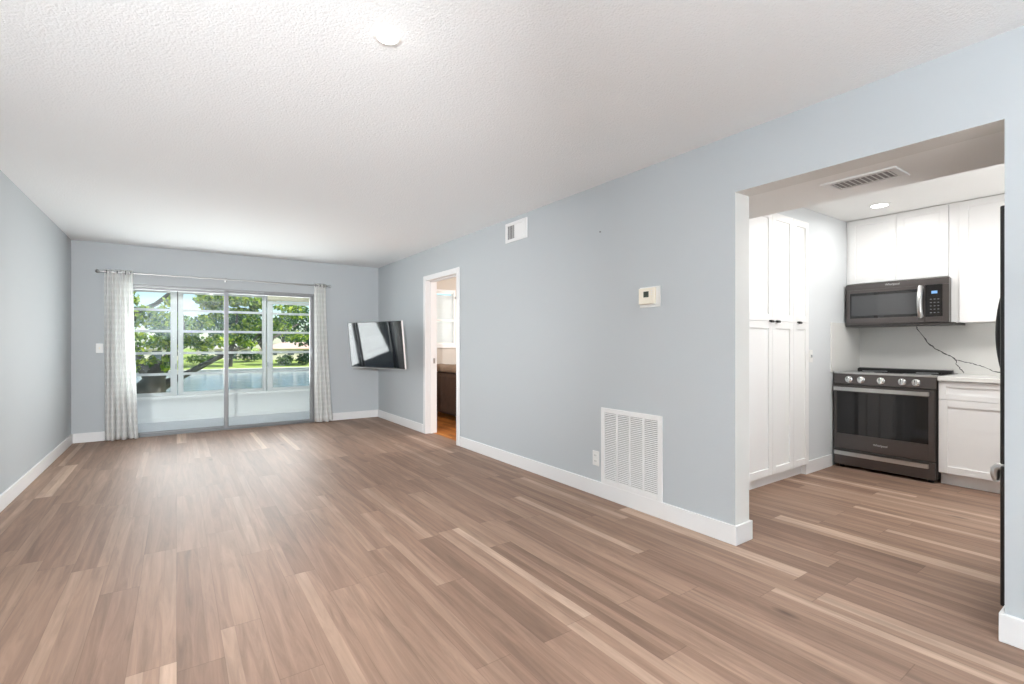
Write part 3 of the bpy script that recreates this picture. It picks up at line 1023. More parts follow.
# range
RX, RY0, RY1 = 5.27, 1.289, 2.066
rg2 = thing('kitchen_range', 'black stainless slide-in range with five steel knobs', 'stove', (5.58, (RY0 + RY1) / 2, 0))
mp = mapped('W', RX)
obj('body', bx(RX + 0.028, KE - 0.015, RY0 + 0.003, RY1, 0.03, 0.905, bevel=0.003), M['dark_steel2'], rg2)
for yy in (RY0 + 0.05, RY1 - 0.05):
    for xx in (RX + 0.07, KE - 0.08):
        b = bmesh.new()
        add_lathe(b, [(0.02, 0.0), (0.02, 0.03)], (xx, yy, 0), 'Z', 12)
        obj('foot', b, M['black'], rg2)
b = bmesh.new()
add_prism(b, [(RX + 0.028, 0.800), (RX + 0.002, 0.806), (RX + 0.010, 0.905), (RX + 0.028, 0.912), (RX + 0.07, 0.912), (RX + 0.07, 0.80)], RY0, RY1, 'XZ')
obj('control_panel', b, M['dark_steel'], rg2)
b = bmesh.new()
add_box(b, RX + 0.012, KE - 0.022, RY0, RY1, 0.906, 0.919, bevel=0.003)
ct = obj('cooktop', b, M['black_glass'], rg2)
for (xx, yy, r) in ((5.46, 1.47, 0.10), (5.46, 1.88, 0.085), (5.74, 1.47, 0.08), (5.74, 1.88, 0.10)):
    b = bmesh.new()
    add_lathe(b, [(r - 0.004, 0.0), (r - 0.004, 0.0012), (r, 0.0012), (r, 0.0)], (xx, yy, 0.919), 'Z', 36, cap=False)
    obj('burner_ring', b, M['marking'], ct)
obj('front_rim', bx(RX + 0.008, RX + 0.030, RY0, RY1, 0.904, 0.9215, bevel=0.003), M['steel'], rg2)
b = bmesh.new()
add_prism(b, [(KE - 0.075, 0.919), (KE - 0.062, 0.940), (KE - 0.022, 0.946), (KE - 0.016, 0.919)], RY0 + 0.03, RY1, 'XZ')
obj('vent_trim', b, M['black'], rg2)
for yy in (1.937, 1.838, 1.682, 1.524, 1.426):
    b = bmesh.new()
    ax = Vector((-1, 0, 0.08))
    add_lathe(b, [(0.031, 0.0), (0.031, 0.004), (0.026, 0.006), (0.025, 0.026), (0.021, 0.030)], (RX + 0.006, yy, 0.853), ax, 24)
    k = obj('knob', b, M['chrome'], rg2, True)
    obj('grip', bx(RX - 0.036, RX - 0.022, yy - 0.005, yy + 0.005, 0.832, 0.878, bevel=0.003), M['steel'], k)
    obj('pointer', bx(RX - 0.0368, RX - 0.0355, yy - 0.0022, yy + 0.0022, 0.858, 0.876), M['black'], k)
od = obj('oven_door', boxes([(RX, RX + 0.028, RY0 + 0.008, RY0 + 0.052, 0.186, 0.796), (RX, RX + 0.028, RY1 - 0.030, RY1 - 0.004, 0.186, 0.796),
                             (RX, RX + 0.028, RY0 + 0.052, RY1 - 0.030, 0.186, 0.330), (RX, RX + 0.028, RY0 + 0.052, RY1 - 0.030, 0.735, 0.796)], 0.002), M['dark_steel'], rg2)
obj('window_glass', bx(RX + 0.003, RX + 0.02, RY0 + 0.050, RY1 - 0.028, 0.327, 0.738), M['black_glass'], od)


def bar_handle(y0, y1, z, x, hz, off=0.045, bm=None):
    """flat bowed bar across the front, on two end posts"""
    b = bm or bmesh.new()
    n = 16
    prof = []
    for i in range(n + 1):
        u = i / n
        yy = y0 + (y1 - y0) * u
        bow = off * (1 - (2 * u - 1) ** 8 * 0.25)
        prof.append((yy, x - bow))
    for (ya, xa), (yb, xb) in zip(prof, prof[1:]):
        vs = [b.verts.new(p) for p in ((xa, ya, z - hz), (xb, yb, z - hz), (xb, yb, z + hz), (xa, ya, z + hz), (xa + 0.014, ya, z - hz), (xb + 0.014, yb, z - hz), (xb + 0.014, yb, z + hz), (xa + 0.014, ya, z + hz))]
        for q in ((0, 1, 2, 3), (4, 7, 6, 5), (0, 4, 5, 1), (3, 2, 6, 7)):
            b.faces.new([vs[k] for k in q])
        if ya == y0:
            b.faces.new([vs[k] for k in (0, 3, 7, 4)])
        if yb == y1:
            b.faces.new([vs[k] for k in (1, 5, 6, 2)])
    bmesh.ops.remove_doubles(b, verts=b.verts[:], dist=1e-5)
    for ya in (y0 + 0.004, y1 - 0.022):
        add_box(b, x - off * 0.8, x + 0.001, ya, ya + 0.018, z - hz * 0.85, z + hz * 0.85, bevel=0.002)
    return b


obj('handle', bar_handle(RY0 + 0.04, RY1 - 0.012, 0.762, RX, 0.017), M['steel'], od)


def badge(parent, text, loc, size, mat, face='W'):
    cu = bpy.data.curves.new('badge_text', 'FONT')
    cu.body = text
    cu.size = size
    cu.extrude = 0.0006
    cu.align_x = 'CENTER'
    cu.align_y = 'CENTER'
    tmp = bpy.data.objects.new('badge_tmp', cu)
    COL.objects.link(tmp)
    bpy.context.view_layer.update()
    me = bpy.data.meshes.new_from_object(tmp.evaluated_get(bpy.context.evaluated_depsgraph_get()))
    COL.objects.unlink(tmp)
    bpy.data.objects.remove(tmp)
    me.transform(Euler((PI / 2, 0, -PI / 2)).to_matrix().to_4x4())
    me.transform(Matrix.Translation(Vector(loc) - world_loc(parent)))
    me.materials.append(mat)
    o = bpy.data.objects.new('badge', me)
    COL.objects.link(o)
    o.parent = parent
    return o


badge(od, 'Whirlpool', (RX - 0.001, 1.684, 0.258), 0.026, M['silver'])
dr = obj('drawer', bx(RX, RX + 0.028, RY0 + 0.008, RY1 - 0.004, 0.030, 0.178, bevel=0.003), M['dark_steel'], rg2)
obj('handle', bar_handle(RY0 + 0.045, RY1 - 0.012, 0.145, RX, 0.018, 0.034), M['steel'], dr)

# microwave
MX = 5.53
MY0, MY1, MZ0, MZ1 = 1.266, 2.050, 1.372, 1.778
mw = thing('microwave_oven', 'black stainless over-the-range microwave with a curved steel handle', 'microwave', ((MX + KE) / 2, 1.66, MZ0))
obj('body', bx(MX + 0.035, KE - 0.015, MY0 + 0.004, MY1 + 0.018, MZ0 + 0.01, MZ1 - 0.003, bevel=0.003), M['dark_steel2'], mw)
obj('bottom_plate', bx(MX + 0.012, KE - 0.03, MY0 - 0.03, MY1 + 0.012, MZ0 - 0.012, MZ0 + 0.010, bevel=0.003), M['dark_steel2'], mw)
PNL = 1.432
md = obj('door', boxes([(MX, MX + 0.034, PNL, PNL + 0.045, MZ0 + 0.012, MZ1 - 0.058), (MX, MX + 0.034, MY1 - 0.030, MY1, MZ0 + 0.012, MZ1 - 0.058),
                        (MX, MX + 0.034, PNL + 0.045, MY1 - 0.030, MZ0 + 0.012, 1.442), (MX, MX + 0.034, PNL + 0.045, MY1 - 0.030, 1.690, MZ1 - 0.058)], 0.0015), M['dark_steel'], mw)
ig = 0.026
obj('window_border', boxes([(MX + 0.002, MX + 0.02, PNL + 0.044, MY1 - 0.029, 1.441, 1.441 + ig), (MX + 0.002, MX + 0.02, PNL + 0.044, MY1 - 0.029, 1.691 - ig, 1.691),
                            (MX + 0.002, MX + 0.02, PNL + 0.044, PNL + 0.052, 1.441 + ig, 1.691 - ig), (MX + 0.002, MX + 0.02, MY1 - 0.029 - ig * 0.5, MY1 - 0.029, 1.441 + ig, 1.691 - ig)]), M['black_glass'], md)
obj('window_glass', bx(MX + 0.004, MX + 0.018, PNL + 0.052, MY1 - 0.029 - ig * 0.5, 1.441 + ig, 1.691 - ig), M['mw_glass'], md)
b = bmesh.new()
pts, yh = [], PNL + 0.026
for i in range(15):
    u = i / 14
    pts.append((MX - 0.004 - 0.042 * math.sin(PI * u) ** 0.6, yh, 1.432 + (1.712 - 1.432) * u))
add_tube(b, pts, 0.019, 12, flat=(0.6, 1.1))
obj('handle', b, M['steel'], md, True)
obj('top_rail', bx(MX, MX + 0.034, MY0, MY1, MZ1 - 0.057, MZ1, bevel=0.002), M['dark_steel'], mw)
badge(mw, 'Whirlpool', (MX - 0.001, 1.672, MZ1 - 0.024), 0.027, M['silver'])
M['dim_key'] = pbr('dim_key_marking', (0.16, 0.165, 0.17), 0.5)
mc = obj('control_panel', bx(MX + 0.001, MX + 0.034, MY0 + 0.045, PNL - 0.002, 1.436, MZ1 - 0.058, bevel=0.0015), M['black_glass'], mw)
obj('side_frame', boxes([(MX, MX + 0.034, MY0, MY0 + 0.044, MZ0 + 0.012, MZ1 - 0.058), (MX, MX + 0.034, MY0 + 0.044, PNL - 0.001, MZ0 + 0.012, 1.435)], 0.0015), M['dark_steel'], mw)
obj('display', bx(MX - 0.0006, MX + 0.002, 1.345, 1.386, 1.640, 1.664), M['display'], mc)
for r in range(5):
    for c in range(3):
        yy, zz = 1.338 + c * 0.026, 1.470 + r * 0.030
        obj('key', bx(MX, MX + 0.002, yy - 0.006, yy + 0.006, zz - 0.0035, zz + 0.0035), M['dim_key'], mc)


def wall_cabinet(label, y0, y1, z0, z1, seams, fillers=()):
    f = 5.60
    t = thing('wall_cabinet', label, 'cabinet', (5.76, (y0 + y1) / 2, z0), 'white kitchen wall cabinets')
    mp = mapped('W', f)
    obj('body', bx(f + 0.021, KE - 0.002, y0 + 0.001, y1 - 0.001, z0, z1), M['cabinet'], t)
    e = [y0] + seams + [y1]
    for p, q in zip(e, e[1:]):
        obj('door', shaker(mp, p, q, z0, z1 - 0.002), M['cabinet'], t)
    for p, q in fillers:
        obj('filler_strip', bx(f + 0.012, f + 0.03, p + 0.001, q - 0.001, z0, z1), M['cabinet'], t)


UZ = H - 0.003
wall_cabinet('short white two-door cabinet directly above the microwave', 1.286, 2.060, 1.790, UZ, [1.664], [(2.060, KN - 0.001)])
wall_cabinet('taller white wall cabinet between the microwave and the refrigerator', 0.62, 1.216, 1.378, UZ, [], [(1.216, 1.286)])

bc = thing('base_cabinet', 'white base cabinet with a drawer under the quartz counter beside the range', 'cabinet', (5.58, 0.95, 0))
BY1 = 1.283
mp = mapped('W', 5.30)
obj('body', bx(5.321, KE - 0.002, 0.62, BY1 - 0.001, 0.10, 0.878), M['cabinet'], bc)
obj('toe_kick', bx(5.37, 5.39, 0.62, BY1 - 0.001, 0.0, 0.10), M['cabinet'], bc)
obj('drawer', shaker(mp, 0.62, BY1, 0.722, 0.876, st=0.045), M['cabinet'], bc)
obj('door', shaker(mp, 0.62, BY1, 0.104, 0.722), M['cabinet'], bc)
ctp = tag(obj('countertop', bx(5.275, KE - 0.001, 0.60, BY1, 0.880, 0.916, bevel=0.003), M['quartz']), 'white quartz countertop on the base cabinet beside the range', 'countertop')

# quartz splashback with its dark vein, and the short return on the side wall
bs = thing('backsplash', 'white quartz backsplash with a dark branching vein behind the range', 'backsplash', (KE, 1.3, 0.917))
obj('slab', boxes([(KE - 0.012, KE - 0.0005, 0.60, KN - 0.001, 0.917, 1.376)]), M['quartz'], bs)
tag(obj('backsplash', bx(5.24, KE - 0.013, KN - 0.012, KN, 0.917, 1.40, bevel=0.001), M['quartz']), 'short plain quartz return on the side wall left of the range', 'backsplash')


def vein(pts, w):
    b = bmesh.new()
    rng = random.Random(5)
    x = KE - 0.0124
    fine = []
    for (y0, z0), (y1, z1) in zip(pts, pts[1:]):
        for k in range(5):
            u = k / 5
            fine.append((y0 + (y1 - y0) * u + rng.uniform(-1, 1) * 0.003, z0 + (z1 - z0) * u + rng.uniform(-1, 1) * 0.003))
    fine.append(pts[-1])
    top, bot = [], []
    for i, (y, z) in enumerate(fine):
        a = fine[max(i - 1, 0)]
        c = fine[min(i + 1, len(fine) - 1)]
        d = Vector((c[0] - a[0], c[1] - a[1])).normalized()
        n = Vector((-d.y, d.x)) * w * rng.uniform(0.45, 1.3)
        top.append((y + n.x, z + n.y))
        bot.append((y - n.x, z - n.y))
    A = [b.verts.new((x, p[0], p[1])) for p in top]
    B = [b.verts.new((x, p[0], p[1])) for p in bot]
    A2 = [b.verts.new((x + 0.0008, p[0], p[1])) for p in top]
    B2 = [b.verts.new((x + 0.0008, p[0], p[1])) for p in bot]
    for i in range(len(A) - 1):
        b.faces.new((A[i], A[i + 1], B[i + 1], B[i]))
        b.faces.new((A[i], A2[i], A2[i + 1], A[i + 1]))
        b.faces.new((B[i], B[i + 1], B2[i + 1], B2[i]))
    return b


kz = 0.99
obj('vein', vein([(1.60, 1.372), (1.585, 1.336), (1.51, 1.207), (1.45, 1.141), (1.39, 1.105), (1.327, 1.067), (1.30, 1.040)], 0.0046), M['vein'], bs)
obj('vein', vein([(1.30, 1.040), (1.245, 1.027), (1.18, 1.011), (1.12, 0.985), (1.06, 0.952), (0.98, 0.935)], 0.0033), M['vein'], bs)
obj('vein', vein([(1.30, 1.042), (1.302, 1.005), (1.275, 0.965), (1.262, 0.945), (1.25, 0.925)], 0.0042), M['vein'], bs)

# refrigerator, seen along its front
FX0, FX1, FYF = 2.955, 3.865, 0.508
rf = thing('refrigerator', 'black French-door refrigerator seen edge-on just past the kitchen opening', 'refrigerator', ((FX0 + FX1) / 2, 0.1, 0))
obj('body', bx(FX0 + 0.005, FX1 - 0.005, -0.33, 0.425, 0.03, 1.775, bevel=0.004), M['dark_steel2'], rf)
for xx in (FX0 + 0.06, FX1 - 0.06):
    for yy in (0.36, -0.26):
        b = bmesh.new()
        add_lathe(b, [(0.022, 0), (0.022, 0.03)], (xx, yy, 0), 'Z', 12)
        obj('foot', b, M['black'], rf)
xm = (FX0 + FX1) / 2
for xa, xb, xh in ((FX0, xm - 0.002, xm - 0.045), (xm + 0.002, FX1, xm + 0.045)):
    d = obj('door', bx(xa, xb, 0.43, FYF, 0.664, 1.795, bevel=0.006), M['satin_black'], rf)
    b = bmesh.new()
    pts = []
    for i in range(21):
        u = i / 20
        pts.append((xh, FYF - 0.004 + 0.080 * math.sin(PI * u) ** 0.75, 0.88 + (1.61 - 0.88) * u))
    add_tube(b, pts, 0.011, 10)
    obj('handle', b, M['satin_black'], d, True)
fd = obj('freezer_drawer', bx(FX0, FX1, 0.43, FYF, 0.045, 0.656, bevel=0.006), M['satin_black'], rf)
b = bmesh.new()
add_tube(b, [(FX0 + 0.06, FYF + 0.023, 0.585), (FX0 + 0.20, FYF + 0.040, 0.580), (xm, FYF + 0.048, 0.578), (FX1 - 0.20, FYF + 0.040, 0.580), (FX1 - 0.06, FYF + 0.028, 0.585)], 0.014, 10)
for xx in (FX0 + 0.068, FX1 - 0.068):
    add_tube(b, [(xx, FYF - 0.004, 0.640), (xx, FYF + 0.018, 0.641), (xx, FYF + 0.026, 0.628), (xx, FYF + 0.027, 0.605), (xx, FYF + 0.024, 0.578)], [0.016, 0.017, 0.017, 0.016, 0.013], 10)
obj('handle', b, M['steel'], fd, True)

# ------------------------------------------------------------------ bedroom seen through the doorway
w4 = struct_empty('window_4', ((BW0 + BW1) / 2, YB, BWZ0))
zm = 1.61
struct('frame', boxes([(BW0, BW0 + 0.04, YB - 0.005, YB + 0.09, BWZ0, BWZ1), (BW1 - 0.04, BW1, YB - 0.005, YB + 0.09, BWZ0, BWZ1), (BW0 + 0.04, BW1 - 0.04, YB - 0.005, YB + 0.09, BWZ0, BWZ0 + 0.04),
                       (BW0 + 0.04, BW1 - 0.04, YB - 0.005, YB + 0.09, BWZ1 - 0.04, BWZ1), (BW0 + 0.04, BW1 - 0.04, YB, YB + 0.06, zm - 0.022, zm + 0.022)], 0.003), M['trim'], w4)
for za, zb in ((BWZ0 + 0.04, zm - 0.022), (zm + 0.022, BWZ1 - 0.04)):
    struct('pane', boxes([(BW0 + 0.036, BW1 - 0.036, YB + 0.04, YB + 0.044, za - 0.004, zb + 0.004)]), M['pane'], w4)
struct('sill', boxes([(BW0 - 0.05, BW1 + 0.05, YB - 0.05, YB, BWZ0 - 0.05, BWZ0 - 0.002)], 0.004), M['trim'], w4)
wb = thing('window_blind', 'white horizontal slat blind in the bedroom window', 'window blind', ((BW0 + BW1) / 2, YB + 0.02, BWZ1 - 0.045))
obj('head_rail', bx(BW0 + 0.045, BW1 - 0.045, YB + 0.006, YB + 0.034, BWZ1 - 0.07, BWZ1 - 0.042, bevel=0.002), M['plastic'], wb)
b = bmesh.new()
for k in range(44):
    zc = BWZ0 + 0.055 + k * 0.0192
    if abs(zc - zm) < 0.03:
        continue
    add_prism(b, [(YB + 0.012, zc - 0.010), (YB + 0.0128, zc - 0.0104), (YB + 0.029, zc + 0.0100), (YB + 0.0282, zc + 0.0104)], BW0 + 0.05, BW1 - 0.05, 'YZ')
obj('slat_stack', b, M['blind'], wb)
rd = thing('curtain_rod', 'thin dark curtain rod end at the bedroom window corner', 'curtain rod', (4.13, 7.66, 2.02))
b = bmesh.new()
add_tube(b, [(4.13, 7.655, 2.015), (4.6, 7.655, 2.015), (4.95, 7.655, 2.015)], 0.009, 10)
obj('rod', b, M['nickel'], rd, True)
b = bmesh.new()
add_lathe(b, [(0.010, 0.0), (0.022, -0.012), (0.025, -0.028), (0.012, -0.044)], (4.13, 7.655, 2.015), 'X', 14)
obj('finial', b, M['nickel'], rd, True)
for xx in (4.16, 4.90):
    b = bmesh.new()
    add_tube(b, [(xx, YB, 2.015), (xx, 7.655, 2.015)], 0.006, 8)
    obj('bracket', b, M['nickel'], rd, True)

bed = thing('bed', 'bed with a dark brown bedspread seen through the doorway', 'bed', (4.5, 6.5, 0))
EX0, EX1, EY0, EY1 = 3.50, 5.55, 5.95, 7.50


def soft_box(x0, x1, y0, y1, z0, z1, r, seed, amp):
    bm = bmesh.new()
    add_box(bm, x0, x1, y0, y1, z0, z1, bevel=r, seg=4)
    bmesh.ops.subdivide_edges(bm, edges=[e for e in bm.edges if e.calc_length() > 0.25], cuts=10, use_grid_fill=True)
    rng = np.random.RandomState(seed)
    ph = rng.rand(6) * 6
    for v in bm.verts:
        if v.co.z > z0 + 0.02:
            v.co.z += amp * (math.sin(v.co.x * 9 + ph[0]) * math.sin(v.co.y * 8 + ph[1]) + 0.5 * math.sin(v.co.x * 21 + ph[2] + v.co.y * 13))
        v.co.x += amp * 0.6 * math.sin(v.co.y * 19 + ph[3]) * (1 if v.co.z < z1 - 0.05 else 0)
    return bm


obj('frame', boxes([(EX0 + 0.05, EX1, EY0 + 0.05, EY1 - 0.05, 0.16, 0.30)], 0.01), M['bed_wood'], bed)
for xx in (EX0 + 0.07, EX1 - 0.07):
    for yy in (EY0 + 0.07, EY1 - 0.11):
        obj('leg', bx(xx, xx + 0.05, yy, yy + 0.05, 0, 0.16, bevel=0.004), M['bed_wood'], bed)
obj('mattress', soft_box(EX0 + 0.03, EX1, EY0 + 0.03, EY1 - 0.03, 0.30, 0.66, 0.05, 1, 0.004), M['linen'], bed)
obj('bedspread', soft_box(EX0, EX1 - 0.4, EY0, EY1, 0.07, 0.72, 0.06, 2, 0.010), M['bedspread'], bed)
obj('headboard', boxes([(EX1, EX1 + 0.06, EY0 - 0.02, EY1 + 0.02, 0, 1.15)], 0.01), M['bed_wood'], bed)
tag(obj('folded_blanket', soft_box(EX0 + 0.02, EX0 + 0.72, EY0 + 0.06, EY1 - 0.03, 0.735, 0.84, 0.045, 7, 0.014), M['blanket'], None, True), 'taupe blanket folded on top of the brown bed', 'blanket')

# ------------------------------------------------------------------ outside: canal, far bank, trees and houses
struct('ground_lawn', boxes([(-45, 60, 9.6, 22, -4.6, -3.3)]), M['lawn'])
struct('ground_water', boxes([(-120, 160, 22, 94.2, -4.6, -3.8)]), M['water'])
b = bmesh.new()
add_prism(b, [(94.5, -4.6), (94.5, -3.15), (112, -2.75), (150, -2.1), (330, -1.2), (330, -4.6)], -160, 240, 'YZ')
struct('ground_far_bank', b, M['lawn'])
b = bmesh.new()
add_box(b, -120, 160, 94.0, 94.5, -4.6, -3.15)
add_box(b, -120, 160, 93.8, 94.9, -3.15, -3.0, bevel=0.03)
for i in range(47):
    add_box(b, -40 + i * 2.2, -39.75 + i * 2.2, 93.85, 94.0, -4.6, -3.15)
tag(obj('seawall', b, M['seawall']), 'pale concrete seawall along the far side of the canal', 'seawall')


def leaf_mesh(name, clusters, size, seed, mat, parent):
    rng = np.random.RandomState(seed)
    V = []
    for (cx, cy, cz, rx, ry, rz, n) in clusters:
        d = rng.normal(size=(n, 3))
        d /= np.linalg.norm(d, axis=1)[:, None]
        r = rng.rand(n) ** 0.45
        c = np.array([cx, cy, cz]) + d * r[:, None] * np.array([rx, ry, rz])
        nn = rng.normal(size=(n, 3)) + np.array([0, -0.35, 0.55])
        nn /= np.linalg.norm(nn, axis=1)[:, None]
        a = np.cross(nn, rng.normal(size=(n, 3)))
        a /= np.linalg.norm(a, axis=1)[:, None]
        bb = np.cross(nn, a)
        s = size * (0.6 + 0.8 * rng.rand(n))[:, None]
        q = np.stack([c - a * s, c - bb * s * 0.55 + nn * s * 0.12, c + a * s, c + bb * s * 0.55 + nn * s * 0.12], 1)
        V.append(q.reshape(-1, 3))
    V = np.concatenate(V) - np.array(world_loc(parent))
    nf = len(V) // 4
    me = bpy.data.meshes.new(name)
    me.vertices.add(len(V))
    me.vertices.foreach_set('co', V.astype(np.float32).ravel())
    me.loops.add(len(V))
    me.loops.foreach_set('vertex_index', np.arange(len(V), dtype=np.int32))
    me.polygons.add(nf)
    me.polygons.foreach_set('loop_start', np.arange(0, len(V), 4, dtype=np.int32))
    me.update(calc_edges=True)
    me.validate()
    me.materials.append(mat)
    o = bpy.data.objects.new(name, me)
    COL.objects.link(o)
    o.parent = parent
    return o


# the near tree: a leaning trunk left of the middle, one long low limb reaching right over the water
nt = thing('tree', 'large near tree with a leaning trunk and a long low limb, leftmost outside the porch', 'tree', (-0.8, 16.5, -3.3))
b = bmesh.new()
add_tube(b, [(-1.30, 16.6, -3.4), (-1.05, 16.5, -2.2), (-0.80, 16.4, -0.9), (-0.62, 16.3, -0.1), (-0.48, 16.3, 0.25), (-0.42, 16.4, 0.7)], [0.80, 0.62, 0.50, 0.40, 0.24, 0.13], 14)
add_tube(b, [(-0.50, 16.3, 0.1), (-0.22, 16.3, 0.75), (0.12, 16.5, 1.6), (0.05, 16.8, 2.6), (-0.4, 17.2, 4.2)], [0.2, 0.12, 0.085, 0.07, 0.04], 10)
add_tube(b, [(-0.52, 16.4, 0.2), (-0.95, 16.6, 0.9), (-1.5, 16.9, 1.9), (-2.2, 17.3, 3.6)], [0.2, 0.13, 0.09, 0.04], 10)
add_tube(b, [(-1.25, 16.6, 1.5), (-0.85, 16.2, 2.05), (-0.45, 15.9, 2.25), (-0.05, 15.6, 2.65)], [0.08, 0.07, 0.06, 0.03], 8)
add_tube(b, [(-0.50, 16.3, -0.05), (-0.10, 16.5, 0.16), (0.35, 16.7, 0.40), (0.95, 17.0, 0.74), (1.6, 17.4, 1.05), (2.6, 18.0, 1.35), (3.6, 18.8, 1.9)], [0.20, 0.10, 0.085, 0.075, 0.06, 0.045, 0.03], 10)
add_tube(b, [(1.2, 17.1, 0.85), (1.45, 16.8, 1.3), (1.5, 16.5, 2.3)], [0.05, 0.04, 0.02], 8)
add_tube(b, [(1.9, 17.5, 1.12), (2.15, 17.3, 1.5), (2.5, 17.2, 2.2)], [0.04, 0.03, 0.02], 8)
obj('trunk', b, M['bark'], nt, True)
rng = random.Random(11)
# x, y, z, rx, ry, rz, leaves
cl = [(0.75, 15.4, 2.40, 0.40, 0.5, 0.20, 504), (1.35, 15.5, 2.42, 0.42, 0.5, 0.20, 576), (1.90, 15.7, 2.38, 0.34, 0.5, 0.17, 324), (2.35, 16.2, 2.55, 0.3, 0.5, 0.14, 115),
      (0.62, 15.4, 1.80, 0.24, 0.4, 0.20, 237), (0.42, 15.8, 1.62, 0.2, 0.4, 0.12, 86), (0.95, 15.7, 1.98, 0.25, 0.4, 0.10, 108),
      (1.0, 15.8, 1.28, 0.36, 0.5, 0.17, 237), (0.60, 15.9, 1.12, 0.26, 0.4, 0.14, 129), (0.30, 16.0, 1.35, 0.2, 0.4, 0.22, 122), (1.45, 16.4, 1.55, 0.32, 0.4, 0.26, 187),
      (1.85, 16.6, 1.75, 0.3, 0.4, 0.30, 187), (1.75, 16.8, 1.22, 0.3, 0.4, 0.16, 122), (2.75, 17.2, 1.75, 0.4, 0.5, 0.26, 172), (3.3, 17.6, 1.45, 0.45, 0.5, 0.22, 158), (3.2, 17.2, 2.15, 0.5, 0.5, 0.15, 144),
      (-0.55, 15.8, 2.10, 0.42, 0.5, 0.07, 136), (-0.2, 15.9, 2.32, 0.18, 0.4, 0.18, 86), (-0.95, 16.0, 2.38, 0.16, 0.4, 0.2, 79), (-0.55, 16.0, 1.78, 0.45, 0.5, 0.18, 165), (-0.1, 16.0, 1.95, 0.16, 0.3, 0.12, 43),
      (-0.85, 15.7, 1.42, 0.22, 0.4, 0.11, 187), (-0.45, 16.0, 1.22, 0.34, 0.4, 0.20, 216), (-0.15, 16.0, 1.10, 0.16, 0.3, 0.18, 86), (-0.85, 16.1, 1.02, 0.2, 0.4, 0.14, 93),
      (-0.24, 15.8, 0.66, 0.11, 0.3, 0.24, 108), (-0.62, 16.0, 0.74, 0.26, 0.3, 0.13, 108), (-0.95, 16.2, 0.60, 0.16, 0.4, 0.20, 79)]
cl += [(0.9, 15.6, 2.18, 0.4, 0.5, 0.10, 170), (1.6, 15.9, 2.12, 0.45, 0.5, 0.10, 200), (1.2, 15.4, 2.42, 0.6, 0.5, 0.18, 420), (3.0, 16.8, 2.36, 0.5, 0.5, 0.12, 200), (-0.5, 15.9, 1.95, 0.4, 0.4, 0.12, 120)]
for _ in range(26):
    cl.append((rng.uniform(-3.0, 5.5), rng.uniform(14.5, 20), rng.uniform(3.3, 5.8), 0.8, 0.8, 0.4, 110))
leaf_mesh('leaves', cl, 0.065, 4, M['leaf_near'], nt)


def far_tree(label, x, y, base, h, w, seed, mat, lean=0.0, n=1500, size=0.42, group='trees on the far bank'):
    t = thing('tree', label, 'tree', (x, y, base), group)
    rng = random.Random(seed)
    b = bmesh.new()
    top = (x + lean, y, base + h * 0.62)
    add_tube(b, [(x, y, base - 0.3), (x + lean * 0.3, y, base + h * 0.25), top], [0.035 * h, 0.028 * h, 0.012 * h], 8)
    cl = []
    for k in range(7):
        a = rng.uniform(0, 2 * PI)
        rr = rng.uniform(0.25, 0.62) * w / 2
        p = (x + lean * 0.7 + math.cos(a) * rr * 1.2, y + math.sin(a) * rr, base + h * rng.uniform(0.42, 0.86))
        add_tube(b, [(x + lean * 0.35, y, base + h * rng.uniform(0.24, 0.4)), ((x + p[0]) / 2, (y + p[1]) / 2, p[2] - h * 0.1), p], [0.018 * h, 0.012 * h, 0.005 * h], 6)
        cl.append((p[0], p[1], p[2], w * 0.27, w * 0.27, h * 0.14, n // 9))
    cl.append((x + lean, y, base + h * 0.84, w * 0.3, w * 0.3, h * 0.16, n // 9))
    cl.append((x + lean * 0.5, y, base + h * 0.56, w * 0.42, w * 0.34, h * 0.14, n // 6))
    obj('trunk', b, M['bark'], t, True)
    leaf_mesh('leaves', cl, size, seed + 100, M[mat], t)
    return t


ft = [  # x, y, base, height, width
    (-8.5, 102, -3.0, 11.0, 10, 'leaf_dark', 'dark rounded tree on the far bank, leftmost across the canal'),
    (0.5, 115, -2.7, 9.6, 10, 'leaf_mid', 'mid green tree on the far bank behind the near tree limb'),
    (8.0, 102, -3.0, 10.8, 10, 'leaf_dark', 'broad dark tree on the far bank beyond the door stile'),
    (15.5, 115, -2.7, 10.8, 9, 'leaf_mid', 'light green tree on the far bank beside the white house'),
    (22.5, 102, -3.0, 11.5, 10, 'leaf_dark', 'tall deep green tree on the far bank before the pink-roofed house'),
    (30.5, 115, -2.7, 11.0, 10, 'leaf_mid', 'bright green tree on the far bank, rightmost across the canal'),
]
for i, (x, y, z, hh, ww, m, lb) in enumerate(ft):
    far_tree(lb, x, y, z, hh, ww, 20 + i, m, lean=(i % 3 - 1) * 1.0, n=1150)
back_row = [(-16, 168, 11), (-1, 172, 10), (14, 168, 11), (29, 174, 12), (44, 168, 11)]
for i, (x, y, hh) in enumerate(back_row):
    far_tree('tree in the distant row behind the houses', x, y, -2.0, hh, 10.5, 60 + i, 'leaf_dark', n=1000, size=0.7, group='distant trees behind the houses')


def shrub(label, x, y, z, w, h, seed, mat):
    t = thing('shrub', label, 'shrub', (x, y, z), 'shrubs along the far bank')
    b = bmesh.new()
    for k in range(3):
        add_tube(b, [(x, y, z - 0.1), (x + (k - 1) * w * 0.2, y, z + h * 0.5)], [0.08, 0.03], 6)
    obj('stem', b, M['bark'], t, True)
    leaf_mesh('leaves', [(x, y, z + h * 0.5, w / 2, w / 3, h * 0.5, 380), (x + w * 0.2, y, z + h * 0.6, w / 3, w / 3, h * 0.45, 160)], 0.25, seed, M[mat], t)


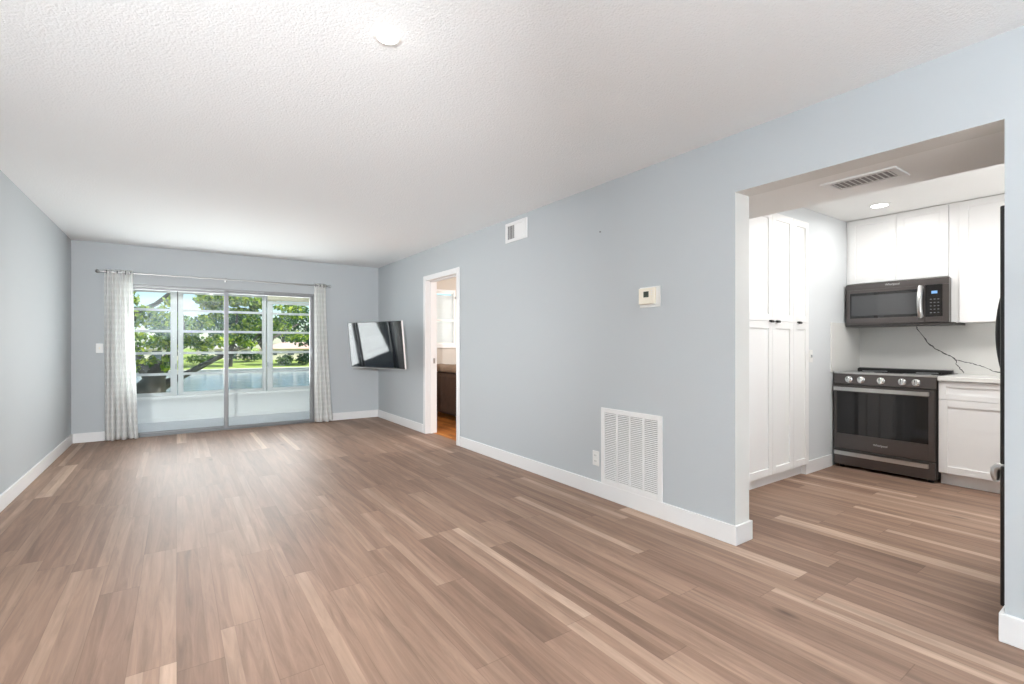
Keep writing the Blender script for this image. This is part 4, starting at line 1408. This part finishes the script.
for i, (x, y, w, h, lb) in enumerate([(3.8, 112, 5.5, 1.7, 'low green shrub on the far bank below the limb of the near tree'), (12.5, 120, 7.0, 2.2, 'wide dark shrub before the white house'),
                                      (17.0, 101, 3.0, 1.9, 'small round shrub at the water edge by the door stile'), (20.5, 101, 3.2, 2.2, 'dark shrub by the seawall beneath the tall deep green tree'),
                                      (27.5, 118, 6.0, 2.0, 'green shrub beside the pink-roofed house')]):
    shrub(lb, x, y, -2.85 + (y - 100) * 0.016, w, h, 90 + i, ('leaf_mid', 'leaf_dark')[i % 2])


def house(label, x, y, w, d, h, rh, wall, roof, z=-2.45):
    t = thing('house', label, 'house', (x, y, z))
    obj('wall', bx(x - w / 2, x + w / 2, y, y + d, z - 0.4, z + h), M[wall], t)
    b = bmesh.new()
    o = 0.6
    c = [b.verts.new(p) for p in ((x - w / 2 - o, y - o, z + h), (x + w / 2 + o, y - o, z + h), (x + w / 2 + o, y + d + o, z + h), (x - w / 2 - o, y + d + o, z + h))]
    r = [b.verts.new((x - w / 2 + d * 0.45, y + d / 2, z + h + rh)), b.verts.new((x + w / 2 - d * 0.45, y + d / 2, z + h + rh))]
    for q in ((c[0], c[1], r[1], r[0]), (c[1], c[2], r[1]), (c[2], c[3], r[0], r[1]), (c[3], c[0], r[0]), (c[3], c[2], c[1], c[0])):
        b.faces.new(q)
    obj('roof', b, M[roof], t)
    n = 4
    for i in range(n):
        xc = x - w / 2 + w * (i + 0.5) / n
        if i == 2:
            obj('door', bx(xc - 0.9, xc + 0.9, y - 0.06, y + 0.02, z, z + 2.1), M['house_glass'], t)
        else:
            f = obj('window', bx(xc - 0.8, xc + 0.8, y - 0.05, y + 0.02, z + 0.9, z + 2.1), M['stucco'], t)
            obj('pane', bx(xc - 0.7, xc + 0.7, y - 0.07, y - 0.04, z + 1.0, z + 2.0), M['house_glass'], f)


house('pale house with a pink tiled roof across the canal, behind the right porch window', 24.5, 126, 15, 9, 2.5, 1.5, 'stucco', 'roof_pink')
house('white house with a pale grey roof across the canal near the middle', 9.5, 134, 11, 8, 2.5, 1.3, 'stucco', 'roof_grey', -2.4)
house('pale house with a grey roof across the canal, behind the leaning near tree', -5.0, 130, 12, 8, 2.5, 1.4, 'stucco', 'roof_grey', -2.4)
